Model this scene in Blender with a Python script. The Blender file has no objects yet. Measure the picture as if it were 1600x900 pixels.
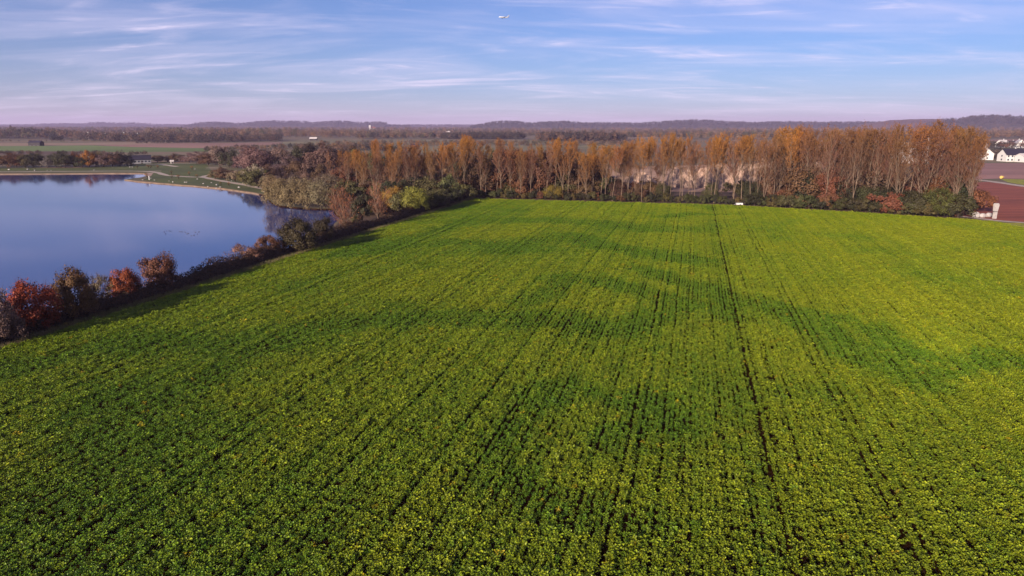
import bpy, math, random
import numpy as np
from mathutils import Vector

random.seed(7)
rng = np.random.default_rng(7)
scene = bpy.context.scene
C = scene.collection
R = math.radians

# ------------------------------------------------------------------ camera
CAM_H = 28.0                       # drone height in metres
F_PX = 24.0 / 36.0 * 1600.0        # focal length in pixels of a 1600 px wide frame
PITCH = math.atan(254.0 / F_PX)    # horizon lies 254 px above the middle
cam_d = bpy.data.cameras.new('camera')
cam = bpy.data.objects.new('camera', cam_d)
C.objects.link(cam)
cam_d.lens = 24.0
cam_d.sensor_width = 36.0
cam_d.clip_start = 0.5
cam_d.clip_end = 40000.0
cam.location = (0, 0, CAM_H)
cam.rotation_euler = (math.pi / 2 - PITCH, 0, 0)
scene.camera = cam

# ------------------------------------------------------------------ light
SUN_EL = R(15.5)
SUN_AZ = R(33.0)                   # the light travels this far to the right of the view direction
SUN_STRENGTH = 5.0
SKY_STRENGTH = 0.050
EXPOSURE = 0.95
sun_d = bpy.data.lights.new('sun', 'SUN')
sun = bpy.data.objects.new('sun', sun_d)
C.objects.link(sun)
sun_d.energy = SUN_STRENGTH
sun_d.angle = R(0.53)
sun_d.color = (1.0, 0.86, 0.72)
sdir = Vector((math.sin(SUN_AZ) * math.cos(SUN_EL), math.cos(SUN_AZ) * math.cos(SUN_EL), -math.sin(SUN_EL)))
sun.rotation_euler = sdir.to_track_quat('-Z', 'Y').to_euler()
sun.location = (-60, -80, 120)

world = bpy.data.worlds.new('World')
scene.world = world
world.use_nodes = True
wn, wl = world.node_tree.nodes, world.node_tree.links
wn.clear()
def N(nodes, kind, **kw):
    n = nodes.new(kind)
    for k, v in kw.items():
        setattr(n, k, v)
    return n
w_out = N(wn, 'ShaderNodeOutputWorld')
w_bg = N(wn, 'ShaderNodeBackground')
w_bg.inputs['Strength'].default_value = SKY_STRENGTH
wl.new(w_bg.outputs[0], w_out.inputs[0])
sky = N(wn, 'ShaderNodeTexSky', sky_type='NISHITA', sun_disc=False)
sky.sun_elevation = SUN_EL
sky.sun_rotation = SUN_AZ + math.pi
sky.altitude = 400
sky.air_density = 1.0
sky.dust_density = 0.3
sky.ozone_density = 3.0
grade = N(wn, 'ShaderNodeMix', data_type='RGBA', blend_type='MULTIPLY')
grade.inputs[0].default_value = 1.0
grade.inputs[7].default_value = (0.44, 0.74, 1.26, 1)
wl.new(sky.outputs[0], grade.inputs[6])
# thin cirrus on a flat layer high above: direction divided by its height
tc = N(wn, 'ShaderNodeTexCoord')
sep = N(wn, 'ShaderNodeSeparateXYZ')
wl.new(tc.outputs['Generated'], sep.inputs[0])
def wmath(op, a, b=None):
    n = N(wn, 'ShaderNodeMath', operation=op)
    for i, v in enumerate((a, b)):
        if v is None:
            continue
        if isinstance(v, (int, float)):
            n.inputs[i].default_value = v
        else:
            wl.new(v, n.inputs[i])
    return n.outputs[0]
hz = wmath('ADD', wmath('MAXIMUM', sep.outputs[2], 0.0), 0.09)
cx = wmath('DIVIDE', sep.outputs[0], hz)
cy = wmath('DIVIDE', sep.outputs[1], hz)
comb = N(wn, 'ShaderNodeCombineXYZ')
wl.new(cx, comb.inputs[0]); wl.new(cy, comb.inputs[1])
def cloud_layer(sx, sy, rot, off, lo, hi, detail, distort):
    m = N(wn, 'ShaderNodeMapping')
    m.inputs['Scale'].default_value = (sx, sy, 1)
    m.inputs['Rotation'].default_value = (0, 0, R(rot))
    m.inputs['Location'].default_value = off
    wl.new(comb.outputs[0], m.inputs[0])
    t = N(wn, 'ShaderNodeTexNoise')
    t.inputs['Scale'].default_value = 1.0
    t.inputs['Detail'].default_value = detail
    t.inputs['Roughness'].default_value = 0.58
    t.inputs['Distortion'].default_value = distort
    wl.new(m.outputs[0], t.inputs['Vector'])
    r = N(wn, 'ShaderNodeMapRange', clamp=True, interpolation_type='SMOOTHSTEP')
    r.inputs['From Min'].default_value = lo
    r.inputs['From Max'].default_value = hi
    wl.new(t.outputs['Fac'], r.inputs['Value'])
    return r.outputs[0]
wisps = cloud_layer(0.8, 1.7, 14, (7.6, 3.9, 0), 0.47, 0.84, 10, 1.6)
veil = cloud_layer(0.42, 0.85, -10, (0.4, 5.9, 0), 0.40, 0.70, 7, 0.9)
cm = wmath('MULTIPLY', wisps, wmath('ADD', wmath('MULTIPLY', veil, 0.85), 0.16))
cm = wmath('MINIMUM', wmath('ADD', cm, wmath('MULTIPLY', veil, 0.30)), 0.92)
# a thin even sheet of high cloud, looked through at a slant towards the horizon
sheet_f = wmath('SUBTRACT', 1.0, wmath('POWER', 2.718, wmath('DIVIDE', -0.021, wmath('ADD', wmath('MAXIMUM', sep.outputs[2], 0.0), 0.012))))
sheet_mix = N(wn, 'ShaderNodeMix', data_type='RGBA')
sheet_mix.inputs[7].default_value = (9.4, 7.5, 9.3, 1)
wl.new(sheet_f, sheet_mix.inputs[0])
wl.new(grade.outputs[2], sheet_mix.inputs[6])
cl = N(wn, 'ShaderNodeMix', data_type='RGBA')
cl.inputs[7].default_value = (10.2, 9.0, 11.4, 1)
wl.new(cm, cl.inputs[0])
wl.new(sheet_mix.outputs[2], cl.inputs[6])
wl.new(cl.outputs[2], w_bg.inputs['Color'])

scene.view_settings.view_transform = 'Standard'
scene.view_settings.look = 'None'
scene.view_settings.exposure = EXPOSURE
scene.view_settings.gamma = 1.0
scene.view_settings.use_curve_mapping = False
scene.render.engine = 'CYCLES'
scene.cycles.max_bounces = 6
scene.cycles.diffuse_bounces = 2
scene.cycles.glossy_bounces = 2
scene.cycles.transmission_bounces = 2
scene.cycles.transparent_max_bounces = 4
scene.cycles.volume_bounces = 0
scene.cycles.use_denoising = True
scene.cycles.sample_clamp_indirect = 4.0

# ------------------------------------------------------------------ helpers
SIN_P, COS_P = math.sin(PITCH), math.cos(PITCH)
def ray(px, py):
    """direction (x, y, z) of a photo pixel in the world, unnormalised"""
    a, b = px - 800.0, 450.0 - py
    return Vector((a, F_PX * COS_P + b * SIN_P, -F_PX * SIN_P + b * COS_P))
def gp(px, py, z=0.0):
    d = ray(px, py)
    k = (z - CAM_H) / d.z
    return Vector((d.x * k, d.y * k, z))
def height_at(p, py):
    """how tall a thing standing at p has to be to reach the photo row py"""
    d = ray(800, py)
    return CAM_H + d.z * (p.y / d.y)
def screen(p):
    d = Vector(p) - Vector((0, 0, CAM_H))
    depth = d.y * COS_P - d.z * SIN_P
    up = d.y * SIN_P + d.z * COS_P
    return 800 + F_PX * d.x / depth, 450 - F_PX * up / depth
def px_m(p):
    return F_PX / (p[1] * COS_P + (CAM_H - p[2]) * SIN_P)

def tag(o, label=None, cat=None, group=None, kind=None):
    if label: o['label'] = label
    if cat: o['category'] = cat
    if group: o['group'] = group
    if kind: o['kind'] = kind
    return o

class MB:
    """collects faces; build() makes one mesh object"""
    def __init__(s):
        s.v, s.f, s.m, s.t = [], [], [], []
    def add(s, verts, faces, mat=0, tint=0.5):
        b = len(s.v)
        s.v.extend(tuple(q) for q in verts)
        for f in faces:
            s.f.append(tuple(b + i for i in f)); s.m.append(mat); s.t.append(tint)
    def box(s, c, size, mat=0, rz=0.0, taper=1.0):
        x, y, z = size[0] / 2, size[1] / 2, size[2] / 2
        ca, sa = math.cos(rz), math.sin(rz)
        vs = []
        for dz, k in ((-z, 1.0), (z, taper)):
            for dx, dy in ((-x, -y), (x, -y), (x, y), (-x, y)):
                dx, dy = dx * k, dy * k
                vs.append((c[0] + dx * ca - dy * sa, c[1] + dx * sa + dy * ca, c[2] + dz))
        s.add(vs, [(0, 3, 2, 1), (4, 5, 6, 7), (0, 1, 5, 4), (1, 2, 6, 5), (2, 3, 7, 6), (3, 0, 4, 7)], mat)
    def tube(s, pts, radii, n=5, mat=0, tint=0.5):
        pts = [Vector(p) for p in pts]
        rings = []
        for i, p in enumerate(pts):
            d = (pts[min(i + 1, len(pts) - 1)] - pts[max(i - 1, 0)])
            if d.length < 1e-9: d = Vector((0, 0, 1))
            d.normalize()
            a = d.cross(Vector((0.3, 1, 0.1)) if abs(d.y) < 0.9 else Vector((1, 0, 0))).normalized()
            b = d.cross(a)
            rings.append([p + (a * math.cos(2 * math.pi * k / n) + b * math.sin(2 * math.pi * k / n)) * radii[i] for k in range(n)])
        vs = [v for r_ in rings for v in r_]
        fs = []
        for i in range(len(pts) - 1):
            for k in range(n):
                k2 = (k + 1) % n
                fs.append((i * n + k, i * n + k2, (i + 1) * n + k2, (i + 1) * n + k))
        fs.append(tuple(range(n))[::-1])
        fs.append(tuple((len(pts) - 1) * n + k for k in range(n)))
        s.add(vs, fs, mat, tint)
    def leaves(s, pos, nor, size, tint, mat=0, aspect=0.62):
        """rhombic leaves (4 corners each); nor = facing direction"""
        pos, nor = np.asarray(pos, float), np.asarray(nor, float)
        n = len(pos)
        nor = nor / (np.linalg.norm(nor, axis=1, keepdims=True) + 1e-9)
        rnd = rng.normal(size=(n, 3))
        a = np.cross(nor, rnd); a /= (np.linalg.norm(a, axis=1, keepdims=True) + 1e-9)
        b = np.cross(nor, a)
        size = np.asarray(size, float).reshape(-1, 1) * np.ones((n, 1))
        v = np.stack([pos - a * size * 0.5, pos - b * size * 0.5 * aspect, pos + a * size * 0.5, pos + b * size * 0.5 * aspect], 1).reshape(-1, 3)
        base = len(s.v)
        s.v.extend(map(tuple, v.tolist()))
        idx = np.arange(n * 4).reshape(n, 4) + base
        s.f.extend(map(tuple, idx.tolist()))
        s.m.extend([mat] * n)
        s.t.extend(np.asarray(tint, float).reshape(-1).tolist() if np.ndim(tint) else [float(tint)] * n)
    def mesh(s, name, mats, smooth=False):
        me = bpy.data.meshes.new(name)
        me.from_pydata(s.v, [], s.f)
        for m in mats: me.materials.append(m)
        me.polygons.foreach_set('material_index', s.m)
        at = me.attributes.new('tint', 'FLOAT', 'FACE')
        at.data.foreach_set('value', s.t)
        if smooth:
            me.polygons.foreach_set('use_smooth', [True] * len(s.f))
        me.update()
        return me
    def build(s, name, mats, parent=None, smooth=False):
        if not isinstance(mats, (list, tuple)): mats = [mats]
        o = bpy.data.objects.new(name, s.mesh(name, mats, smooth))
        C.objects.link(o)
        o.parent = parent
        return o

def empty(name, loc=(0, 0, 0), rz=0.0):
    o = bpy.data.objects.new(name, None)
    C.objects.link(o)
    o.location = loc
    o.rotation_euler = (0, 0, rz)
    o.empty_display_size = 0.5
    return o

# ------------------------------------------------------------------ materials
def new_mat(name):
    m = bpy.data.materials.new(name)
    m.use_nodes = True
    nt = m.node_tree
    nt.nodes.clear()
    out = nt.nodes.new('ShaderNodeOutputMaterial')
    return m, nt.nodes, nt.links, out
ALB = 0.78                          # surfaces a little darker, the picture exposed a little longer
def ramp(nodes, stops):
    r = nodes.new('ShaderNodeValToRGB')
    el = r.color_ramp.elements
    while len(el) < len(stops): el.new(0.5)
    for e, (p, c) in zip(el, stops):
        e.position = p; e.color = (c[0] * ALB, c[1] * ALB, c[2] * ALB, 1)
    return r
def mat_noise(name, stops, scale=1.0, detail=6, rough=0.9, bump=0.0, coords='Object', stretch=(1, 1, 1), rot=0.0, second=None, spec=0.3, bscale=None):
    m, n, l, out = new_mat(name)
    p = n.new('ShaderNodeBsdfPrincipled')
    p.inputs['Roughness'].default_value = rough
    p.inputs['Specular IOR Level'].default_value = spec
    l.new(p.outputs[0], out.inputs[0])
    t = n.new('ShaderNodeTexCoord')
    mp = n.new('ShaderNodeMapping')
    mp.inputs['Scale'].default_value = stretch
    mp.inputs['Rotation'].default_value = (0, 0, rot)
    l.new(t.outputs[coords], mp.inputs[0])
    x = n.new('ShaderNodeTexNoise')
    x.inputs['Scale'].default_value = scale
    x.inputs['Detail'].default_value = detail
    x.inputs['Roughness'].default_value = 0.65
    l.new(mp.outputs[0], x.inputs['Vector'])
    r = ramp(n, stops)
    l.new(x.outputs['Fac'], r.inputs[0])
    col = r.outputs[0]
    if second:                       # a large-scale multiply
        x2 = n.new('ShaderNodeTexNoise')
        x2.inputs['Scale'].default_value = second
        x2.inputs['Detail'].default_value = 3
        l.new(mp.outputs[0], x2.inputs['Vector'])
        r2 = ramp(n, [(0.3, (0.9, 0.9, 0.9)), (0.7, (1.48, 1.48, 1.48))])
        l.new(x2.outputs['Fac'], r2.inputs[0])
        mx = n.new('ShaderNodeMix'); mx.data_type = 'RGBA'; mx.blend_type = 'MULTIPLY'
        mx.inputs[0].default_value = 1.0
        l.new(col, mx.inputs[6]); l.new(r2.outputs[0], mx.inputs[7])
        col = mx.outputs[2]
    l.new(col, p.inputs['Base Color'])
    if bump:
        b = n.new('ShaderNodeBump')
        b.inputs['Strength'].default_value = bump
        b.inputs['Distance'].default_value = bscale or 0.1
        l.new(x.outputs['Fac'], b.inputs['Height'])
        l.new(b.outputs[0], p.inputs['Normal'])
    return m
def mat_leaf(name, a, b, trans=0.25, source='OBJECT', rough=0.6, c=None):
    """leaf colour runs from a to b with the 'tint' of each leaf, times the colour of the plant"""
    m, n, l, out = new_mat(name)
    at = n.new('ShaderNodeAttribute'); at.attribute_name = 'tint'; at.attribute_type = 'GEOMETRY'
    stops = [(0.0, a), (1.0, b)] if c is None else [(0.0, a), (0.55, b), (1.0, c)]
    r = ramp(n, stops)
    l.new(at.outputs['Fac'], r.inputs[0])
    mx = n.new('ShaderNodeMix'); mx.data_type = 'RGBA'; mx.blend_type = 'MULTIPLY'
    mx.inputs[0].default_value = 1.0
    l.new(r.outputs[0], mx.inputs[6])
    if source == 'OBJECT':
        oi = n.new('ShaderNodeObjectInfo')
        l.new(oi.outputs['Color'], mx.inputs[7])
    else:
        ia = n.new('ShaderNodeAttribute'); ia.attribute_name = 'plant_color'; ia.attribute_type = 'INSTANCER'
        l.new(ia.outputs['Color'], mx.inputs[7])
    p = n.new('ShaderNodeBsdfPrincipled')
    p.inputs['Roughness'].default_value = rough
    p.inputs['Specular IOR Level'].default_value = 0.25
    l.new(mx.outputs[2], p.inputs['Base Color'])
    tr = n.new('ShaderNodeBsdfTranslucent')
    l.new(mx.outputs[2], tr.inputs['Color'])
    ms = n.new('ShaderNodeMixShader')
    ms.inputs[0].default_value = trans
    l.new(p.outputs[0], ms.inputs[1]); l.new(tr.outputs[0], ms.inputs[2])
    l.new(ms.outputs[0], out.inputs[0])
    return m
def mat_plain(name, col, rough=0.7, spec=0.3, var=0.12, scale=2.0, metallic=0.0):
    lo = tuple(c * (1 - var) for c in col); hi = tuple(min(1, c * (1 + var)) for c in col)
    m = mat_noise(name, [(0.3, lo), (0.7, hi)], scale=scale, rough=rough, spec=spec)
    return m

M = {}
M['ground'] = mat_noise('ground_meadow', [(0.32, (0.11, 0.11, 0.04)), (0.5, (0.20, 0.145, 0.075)), (0.68, (0.28, 0.15, 0.09))], scale=0.02, detail=8, second=0.004)
M['soil'] = mat_noise('dark_soil', [(0.3, (0.016, 0.007, 0.002)), (0.7, (0.036, 0.016, 0.005))], scale=1.2, bump=0.6, spec=0.0)
M['litter'] = mat_noise('leaf_litter', [(0.3, (0.05, 0.028, 0.016)), (0.7, (0.14, 0.075, 0.04))], scale=0.6, bump=0.6)
M['plough_red'] = mat_noise('ploughed_red_soil', [(0.32, (0.16, 0.034, 0.016)), (0.5, (0.30, 0.068, 0.034)), (0.68, (0.46, 0.115, 0.06))], scale=0.35, stretch=(0.12, 1.6, 1), rot=R(-14), bump=0.5, second=0.03)
M['plough_mauve'] = mat_noise('ploughed_mauve_soil', [(0.3, (0.32, 0.15, 0.12)), (0.7, (0.44, 0.22, 0.18))], scale=0.4, stretch=(0.2, 1.5, 1), second=0.02)
M['tan_field'] = mat_noise('tan_stubble', [(0.3, (0.27, 0.17, 0.10)), (0.7, (0.40, 0.26, 0.16))], scale=0.05, stretch=(0.15, 1, 1), second=0.01)
M['pink_field'] = mat_noise('pinkish_stubble', [(0.3, (0.30, 0.15, 0.11)), (0.7, (0.40, 0.21, 0.15))], scale=0.05, stretch=(0.15, 1, 1), second=0.01)
M['green_field'] = mat_noise('young_green_field', [(0.3, (0.12, 0.17, 0.035)), (0.7, (0.19, 0.25, 0.05))], scale=0.05, stretch=(0.15, 1, 1), second=0.01)
M['dull_field'] = mat_noise('dull_meadow', [(0.3, (0.16, 0.145, 0.06)), (0.7, (0.27, 0.20, 0.10))], scale=0.03, stretch=(0.2, 1, 1), second=0.008)
M['brown_field'] = mat_noise('brown_field', [(0.3, (0.11, 0.055, 0.035)), (0.7, (0.17, 0.09, 0.055))], scale=0.05, stretch=(0.15, 1, 1), second=0.01)
M['lawn'] = mat_noise('short_lawn', [(0.3, (0.065, 0.085, 0.014)), (0.55, (0.10, 0.11, 0.022)), (0.75, (0.16, 0.13, 0.042))], scale=0.18, detail=8, second=0.03)
M['yellow_strip'] = mat_noise('yellow_flower_strip', [(0.3, (0.12, 0.16, 0.02)), (0.6, (0.38, 0.33, 0.02)), (0.8, (0.5, 0.42, 0.03))], scale=0.5, detail=8)
M['gravel_path'] = mat_noise('pale_gravel', [(0.3, (0.42, 0.32, 0.25)), (0.7, (0.55, 0.43, 0.35))], scale=0.8)
M['sand'] = mat_noise('pale_sand', [(0.3, (0.24, 0.145, 0.10)), (0.5, (0.42, 0.27, 0.20)), (0.7, (0.56, 0.39, 0.30))], scale=0.22, detail=9, bump=0.8, bscale=0.6)
M['pit'] = mat_noise('gravel_pit_floor', [(0.3, (0.34, 0.17, 0.09)), (0.7, (0.62, 0.38, 0.25))], scale=0.06, detail=8)
M['shore'] = mat_noise('muddy_shore', [(0.3, (0.12, 0.075, 0.045)), (0.7, (0.27, 0.18, 0.12))], scale=0.3)
M['bark_pale'] = mat_noise('pale_bark', [(0.3, (0.11, 0.07, 0.045)), (0.6, (0.23, 0.155, 0.105)), (0.8, (0.38, 0.29, 0.22))], scale=1.5, stretch=(1, 1, 0.25))
M['bark_dark'] = mat_noise('dark_bark', [(0.3, (0.035, 0.022, 0.014)), (0.7, (0.09, 0.058, 0.04))], scale=2.0)
M['twig'] = mat_leaf('twig', (0.15, 0.07, 0.038), (0.28, 0.14, 0.075), trans=0.0)
M['leaf'] = mat_leaf('autumn_leaf', (0.55, 0.55, 0.55), (1.15, 1.15, 1.15), trans=0.2)
M['leaf_gold'] = mat_leaf('poplar_leaf', (0.15, 0.068, 0.030), (0.37, 0.165, 0.028), trans=0.22)
M['hedge'] = mat_leaf('hedge_leaf', (0.022, 0.010, 0.005), (0.12, 0.052, 0.02), trans=0.15)
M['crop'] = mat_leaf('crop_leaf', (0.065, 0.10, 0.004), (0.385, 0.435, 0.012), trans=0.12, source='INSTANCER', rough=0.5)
M['far_leaf'] = mat_leaf('far_leaf', (0.6, 0.6, 0.6), (1.2, 1.2, 1.2), trans=0.1, source='INSTANCER')
M['white'] = mat_plain('white_render', (0.66, 0.62, 0.59), var=0.05, scale=0.8)
M['grey_wall'] = mat_plain('grey_render', (0.55, 0.5, 0.48), var=0.08)
M['works'] = mat_plain('dusty_sheet_metal', (0.44, 0.36, 0.33), var=0.25, scale=0.6)
M['lake_wall'] = mat_plain('shade_grey_wall', (0.24, 0.23, 0.25), var=0.15)  # pale wall lying in shade; that shade is put into a darker grey
M['white_stone'] = mat_noise('white_stone', [(0.3, (0.36, 0.31, 0.29)), (0.6, (0.50, 0.45, 0.42)), (0.8, (0.58, 0.53, 0.50))], scale=1.4, bump=0.5, bscale=0.08)
M['roof_dark'] = mat_plain('dark_slate_roof', (0.028, 0.022, 0.035), rough=0.6, var=0.2)
M['roof_red'] = mat_plain('red_tile_roof', (0.26, 0.09, 0.06), var=0.2)
M['roof_pale'] = mat_plain('pale_metal_roof', (0.62, 0.55, 0.52), rough=0.5)
M['glass'] = mat_plain('dark_glass', (0.03, 0.035, 0.05), rough=0.1, spec=0.6)
M['dark_wood'] = mat_plain('dark_wood', (0.022, 0.014, 0.014), var=0.3)
M['metal'] = mat_plain('grey_metal', (0.42, 0.40, 0.40), rough=0.45)
M['aircraft'] = mat_plain('aircraft_paint', (0.82, 0.82, 0.84), rough=0.3, var=0.03)
M['aircraft_dark'] = mat_plain('aircraft_grey', (0.18, 0.19, 0.24), rough=0.4, var=0.05)
M['duck'] = mat_plain('duck_feathers', (0.05, 0.035, 0.03), var=0.3, scale=8)
M['hill'] = mat_noise('wooded_hill', [(0.35, (0.028, 0.028, 0.022)), (0.5, (0.06, 0.048, 0.03)), (0.68, (0.11, 0.07, 0.045))], scale=0.02, detail=10, bump=1.0, bscale=12.0, second=0.003)

def water_mat():
    m, n, l, out = new_mat('lake_water')
    p = n.new('ShaderNodeBsdfPrincipled')
    p.inputs['Base Color'].default_value = (0.024, 0.045, 0.17, 1)
    p.inputs['Roughness'].default_value = 0.05
    p.inputs['IOR'].default_value = 1.40
    p.inputs['Specular IOR Level'].default_value = 0.75
    l.new(p.outputs[0], out.inputs[0])
    t = n.new('ShaderNodeTexCoord')
    x = n.new('ShaderNodeTexNoise'); x.inputs['Scale'].default_value = 1.6; x.inputs['Detail'].default_value = 4
    mp = n.new('ShaderNodeMapping'); mp.inputs['Scale'].default_value = (1.0, 0.45, 1); mp.inputs['Rotation'].default_value = (0, 0, R(25))
    l.new(t.outputs['Object'], mp.inputs[0]); l.new(mp.outputs[0], x.inputs['Vector'])
    big = n.new('ShaderNodeTexNoise'); big.inputs['Scale'].default_value = 0.018; big.inputs['Detail'].default_value = 3
    mp2 = n.new('ShaderNodeMapping'); mp2.inputs['Scale'].default_value = (0.5, 1.6, 1)
    l.new(t.outputs['Object'], mp2.inputs[0]); l.new(mp2.outputs[0], big.inputs['Vector'])
    mr = n.new('ShaderNodeMapRange'); mr.inputs['From Min'].default_value = 0.35; mr.inputs['From Max'].default_value = 0.65
    mr.inputs['To Min'].default_value = 0.03; mr.inputs['To Max'].default_value = 0.20
    l.new(big.outputs['Fac'], mr.inputs['Value'])
    b = n.new('ShaderNodeBump'); b.inputs['Distance'].default_value = 0.06
    l.new(mr.outputs[0], b.inputs['Strength']); l.new(x.outputs['Fac'], b.inputs['Height'])
    l.new(b.outputs[0], p.inputs['Normal'])
    return m
M['water'] = water_mat()

# ------------------------------------------------------------------ the setting
def resample(poly, step):
    out = []
    for i in range(len(poly)):
        a, b = Vector(poly[i]), Vector(poly[(i + 1) % len(poly)])
        k = max(1, int((b - a).length / step))
        out += [a.lerp(b, j / k) for j in range(k)]
    return out
lake_px = [(-700, 272), (0, 271.5), (90, 271), (160, 270.5), (205, 270.5), (224, 270.5), (232, 274), (220, 277), (196, 280.5), (214, 283), (250, 286), (300, 290),
           (345, 294), (385, 299.5), (418, 305), (424, 316), (440, 322), (480, 325), (520, 327), (532, 340), (508, 365), (470, 386),
           (400, 409), (330, 430), (250, 453), (180, 476), (100, 503), (0, 536), (-140, 593), (-700, 660)]
lake_pts = resample([gp(*p) for p in lake_px], 6.0)
for i, p in enumerate(lake_pts):            # an uneven shoreline
    if p.y < 430 and abs(p.x) < 300:
        p.x += 0.6 * math.sin(i * 1.7) * random.random(); p.y += 0.8 * math.cos(i * 2.3) * random.random()
WATER_Z = -0.45

import bmesh
def fill_sheet(name, loops, mat, z=0.0, bank=None):
    bm = bmesh.new()
    edges = []
    rims = []
    for lp in loops:
        vs = [bm.verts.new((p[0], p[1], z)) for p in lp]
        es = [bm.edges.new((vs[i], vs[(i + 1) % len(vs)])) for i in range(len(vs))]
        edges += es; rims.append(vs)
    bmesh.ops.triangle_fill(bm, edges=edges, use_beauty=True, use_dissolve=False, normal=(0, 0, 1))
    if bank:                       # slope from the rim down under the water
        vs = rims[bank[0]]
        cen = sum((v.co for v in vs), Vector()) / len(vs)
        low = []
        for i, v in enumerate(vs):
            t = (vs[(i + 1) % len(vs)].co - vs[i - 1].co).normalized()
            nrm = Vector((-t.y, t.x, 0))
            if nrm.dot(cen - v.co) < 0 and False: nrm = -nrm
            low.append(bm.verts.new(v.co + nrm * bank[2] + Vector((0, 0, bank[1]))))
        for i in range(len(vs)):
            j = (i + 1) % len(vs)
            bm.faces.new((vs[i], vs[j], low[j], low[i])).material_index = 2 if screen(vs[i].co)[0] > 412 or vs[i].co.y < 200 else 1
    bmesh.ops.recalc_face_normals(bm, faces=bm.faces)
    for f in bm.faces:
        if f.normal.z < 0: f.normal_flip()
    me = bpy.data.meshes.new(name)
    bm.to_mesh(me); bm.free()
    me.materials.append(mat)
    if bank: me.materials.append(M['shore']); me.materials.append(M['soil'])
    o = bpy.data.objects.new(name, me)
    C.objects.link(o)
    return o
def area2(poly):
    return sum(poly[i].x * poly[(i + 1) % len(poly)].y - poly[(i + 1) % len(poly)].x * poly[i].y for i in range(len(poly)))
if area2(lake_pts) < 0: lake_pts.reverse()  # counter-clockwise: (-t.y, t.x) points inwards
XW, YN, YF = 10500.0, -400.0, 11500.0
outer = [Vector((-XW, YN, 0)), Vector((XW, YN, 0)), Vector((XW, YF, 0)), Vector((-XW, YF, 0))]
ground = fill_sheet('ground', [outer, lake_pts], M['ground'], 0.0, bank=(1, -1.7, 1.0))
tag(ground, 'flat brown and green plain reaching to the hills', 'ground', kind='structure')

# the water: a sheet a little below the plain
wb = MB()
wmin = Vector((min(p.x for p in lake_pts), min(p.y for p in lake_pts), 0)); wmax = Vector((max(p.x for p in lake_pts), max(p.y for p in lake_pts), 0))
o = fill_sheet('lake', [lake_pts], M['water'], WATER_Z)
tag(o, 'calm blue lake behind the dark hedge', 'lake', kind='structure')

def sheet(name, px_poly, mat, z, label=None, cat=None):
    o = fill_sheet(name, [[gp(*p) for p in px_poly]], mat, z)
    tag(o, label, cat, kind='structure')
    return o
def ribbon(name, px_line, width, mat, z, label, cat='path'):
    pts = [gp(*p) for p in px_line]
    fine = []
    for i in range(len(pts) - 1):       # Catmull-Rom
        p0, p1, p2, p3 = pts[max(i - 1, 0)], pts[i], pts[i + 1], pts[min(i + 2, len(pts) - 1)]
        for k in range(8):
            t = k / 8
            fine.append(0.5 * (2 * p1 + (p2 - p0) * t + (2 * p0 - 5 * p1 + 4 * p2 - p3) * t * t + (3 * p1 - p0 - 3 * p2 + p3) * t ** 3))
    fine.append(pts[-1])
    b = MB()
    vs = []
    for i, p in enumerate(fine):
        t = (fine[min(i + 1, len(fine) - 1)] - fine[max(i - 1, 0)]).normalized()
        n = Vector((-t.y, t.x, 0))
        w = width * (0.5 + 0.06 * math.sin(i * 1.3))
        vs += [(p.x + n.x * w, p.y + n.y * w, z), (p.x - n.x * w, p.y - n.y * w, z)]
    b.add(vs, [(2 * i, 2 * i + 1, 2 * i + 3, 2 * i + 2) for i in range(len(fine) - 1)])
    o = b.build(name, mat)
    return tag(o, label, cat, kind='structure')

# far fields, each a sheet
sheet('field', [(-300, 224.5), (130, 223.5), (215, 221.5), (300, 222), (200, 226), (60, 228), (-300, 229)], M['tan_field'], 0.10, 'pale tan stubble field beyond the dark barn', 'field')
sheet('field', [(-300, 229.2), (60, 228.2), (140, 227.3), (205, 230), (345, 232.5), (345, 236), (200, 237.8), (130, 236.4), (-300, 236.3)], M['green_field'], 0.09, 'bright green field strip behind the lakeside trees', 'field')
sheet('field', [(-300, 236.6), (128, 236.7), (128, 240.5), (-300, 241)], M['brown_field'], 0.08, 'dark brown ploughed strip behind the lakeside trees', 'field')
sheet('field', [(150, 227), (215, 225), (300, 223.5), (440, 222.5), (440, 225.5), (340, 231.5), (205, 229.6)], M['pink_field'], 0.085, 'pinkish stubble field beyond the green strip', 'field')
sheet('field', [(442, 222), (470, 218.5), (620, 218), (760, 218.5), (960, 221), (960, 224.5), (800, 226), (600, 229), (442, 226)], M['dull_field'], 0.095, 'dull green meadow behind the orange tree tops', 'field')
sheet('field', [(630, 229.5), (760, 227), (1000, 225), (1000, 230), (640, 240)], M['dull_field'], 0.09, 'green meadow just behind the amber tree tops', 'field')
sheet('field', [(1440, 221), (1540, 218.2), (1610, 217.6), (1760, 217.8), (1760, 220), (1610, 220.4)], M['pink_field'], 0.1, 'pinkish field rising behind the village', 'field')
sheet('field', [(880, 216), (930, 215), (1040, 214.5), (1040, 216), (930, 217)], M['tan_field'], 0.1, 'thin pale field strip below the far hills', 'field')
sheet('field', [(1490, 254.5), (1800, 256), (1900, 284), (1565, 279), (1500, 281)], M['plough_mauve'], 0.03, 'mauve brown ploughed field in front of the white houses', 'field')
sheet('field', [(1480, 290), (1540, 284), (1620, 293), (1900, 320), (1900, 380), (1590, 346), (1520, 341), (1470, 330)], M['plough_red'], 0.02, 'dark red ploughed field beside the end of the wood', 'field')
sheet('field', [(1563, 279.6), (1900, 286.5), (1900, 300), (1600, 289), (1575, 285)], M['yellow_strip'], 0.035, 'yellow green flower strip beyond the gravel track', 'field')
sheet('field', [(1556, 347.5), (1600, 348.5), (1800, 356), (1800, 388), (1600, 359), (1570, 352)], M['yellow_strip'], 0.025, 'yellow flower strip at the corner of the green field', 'field')
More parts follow.
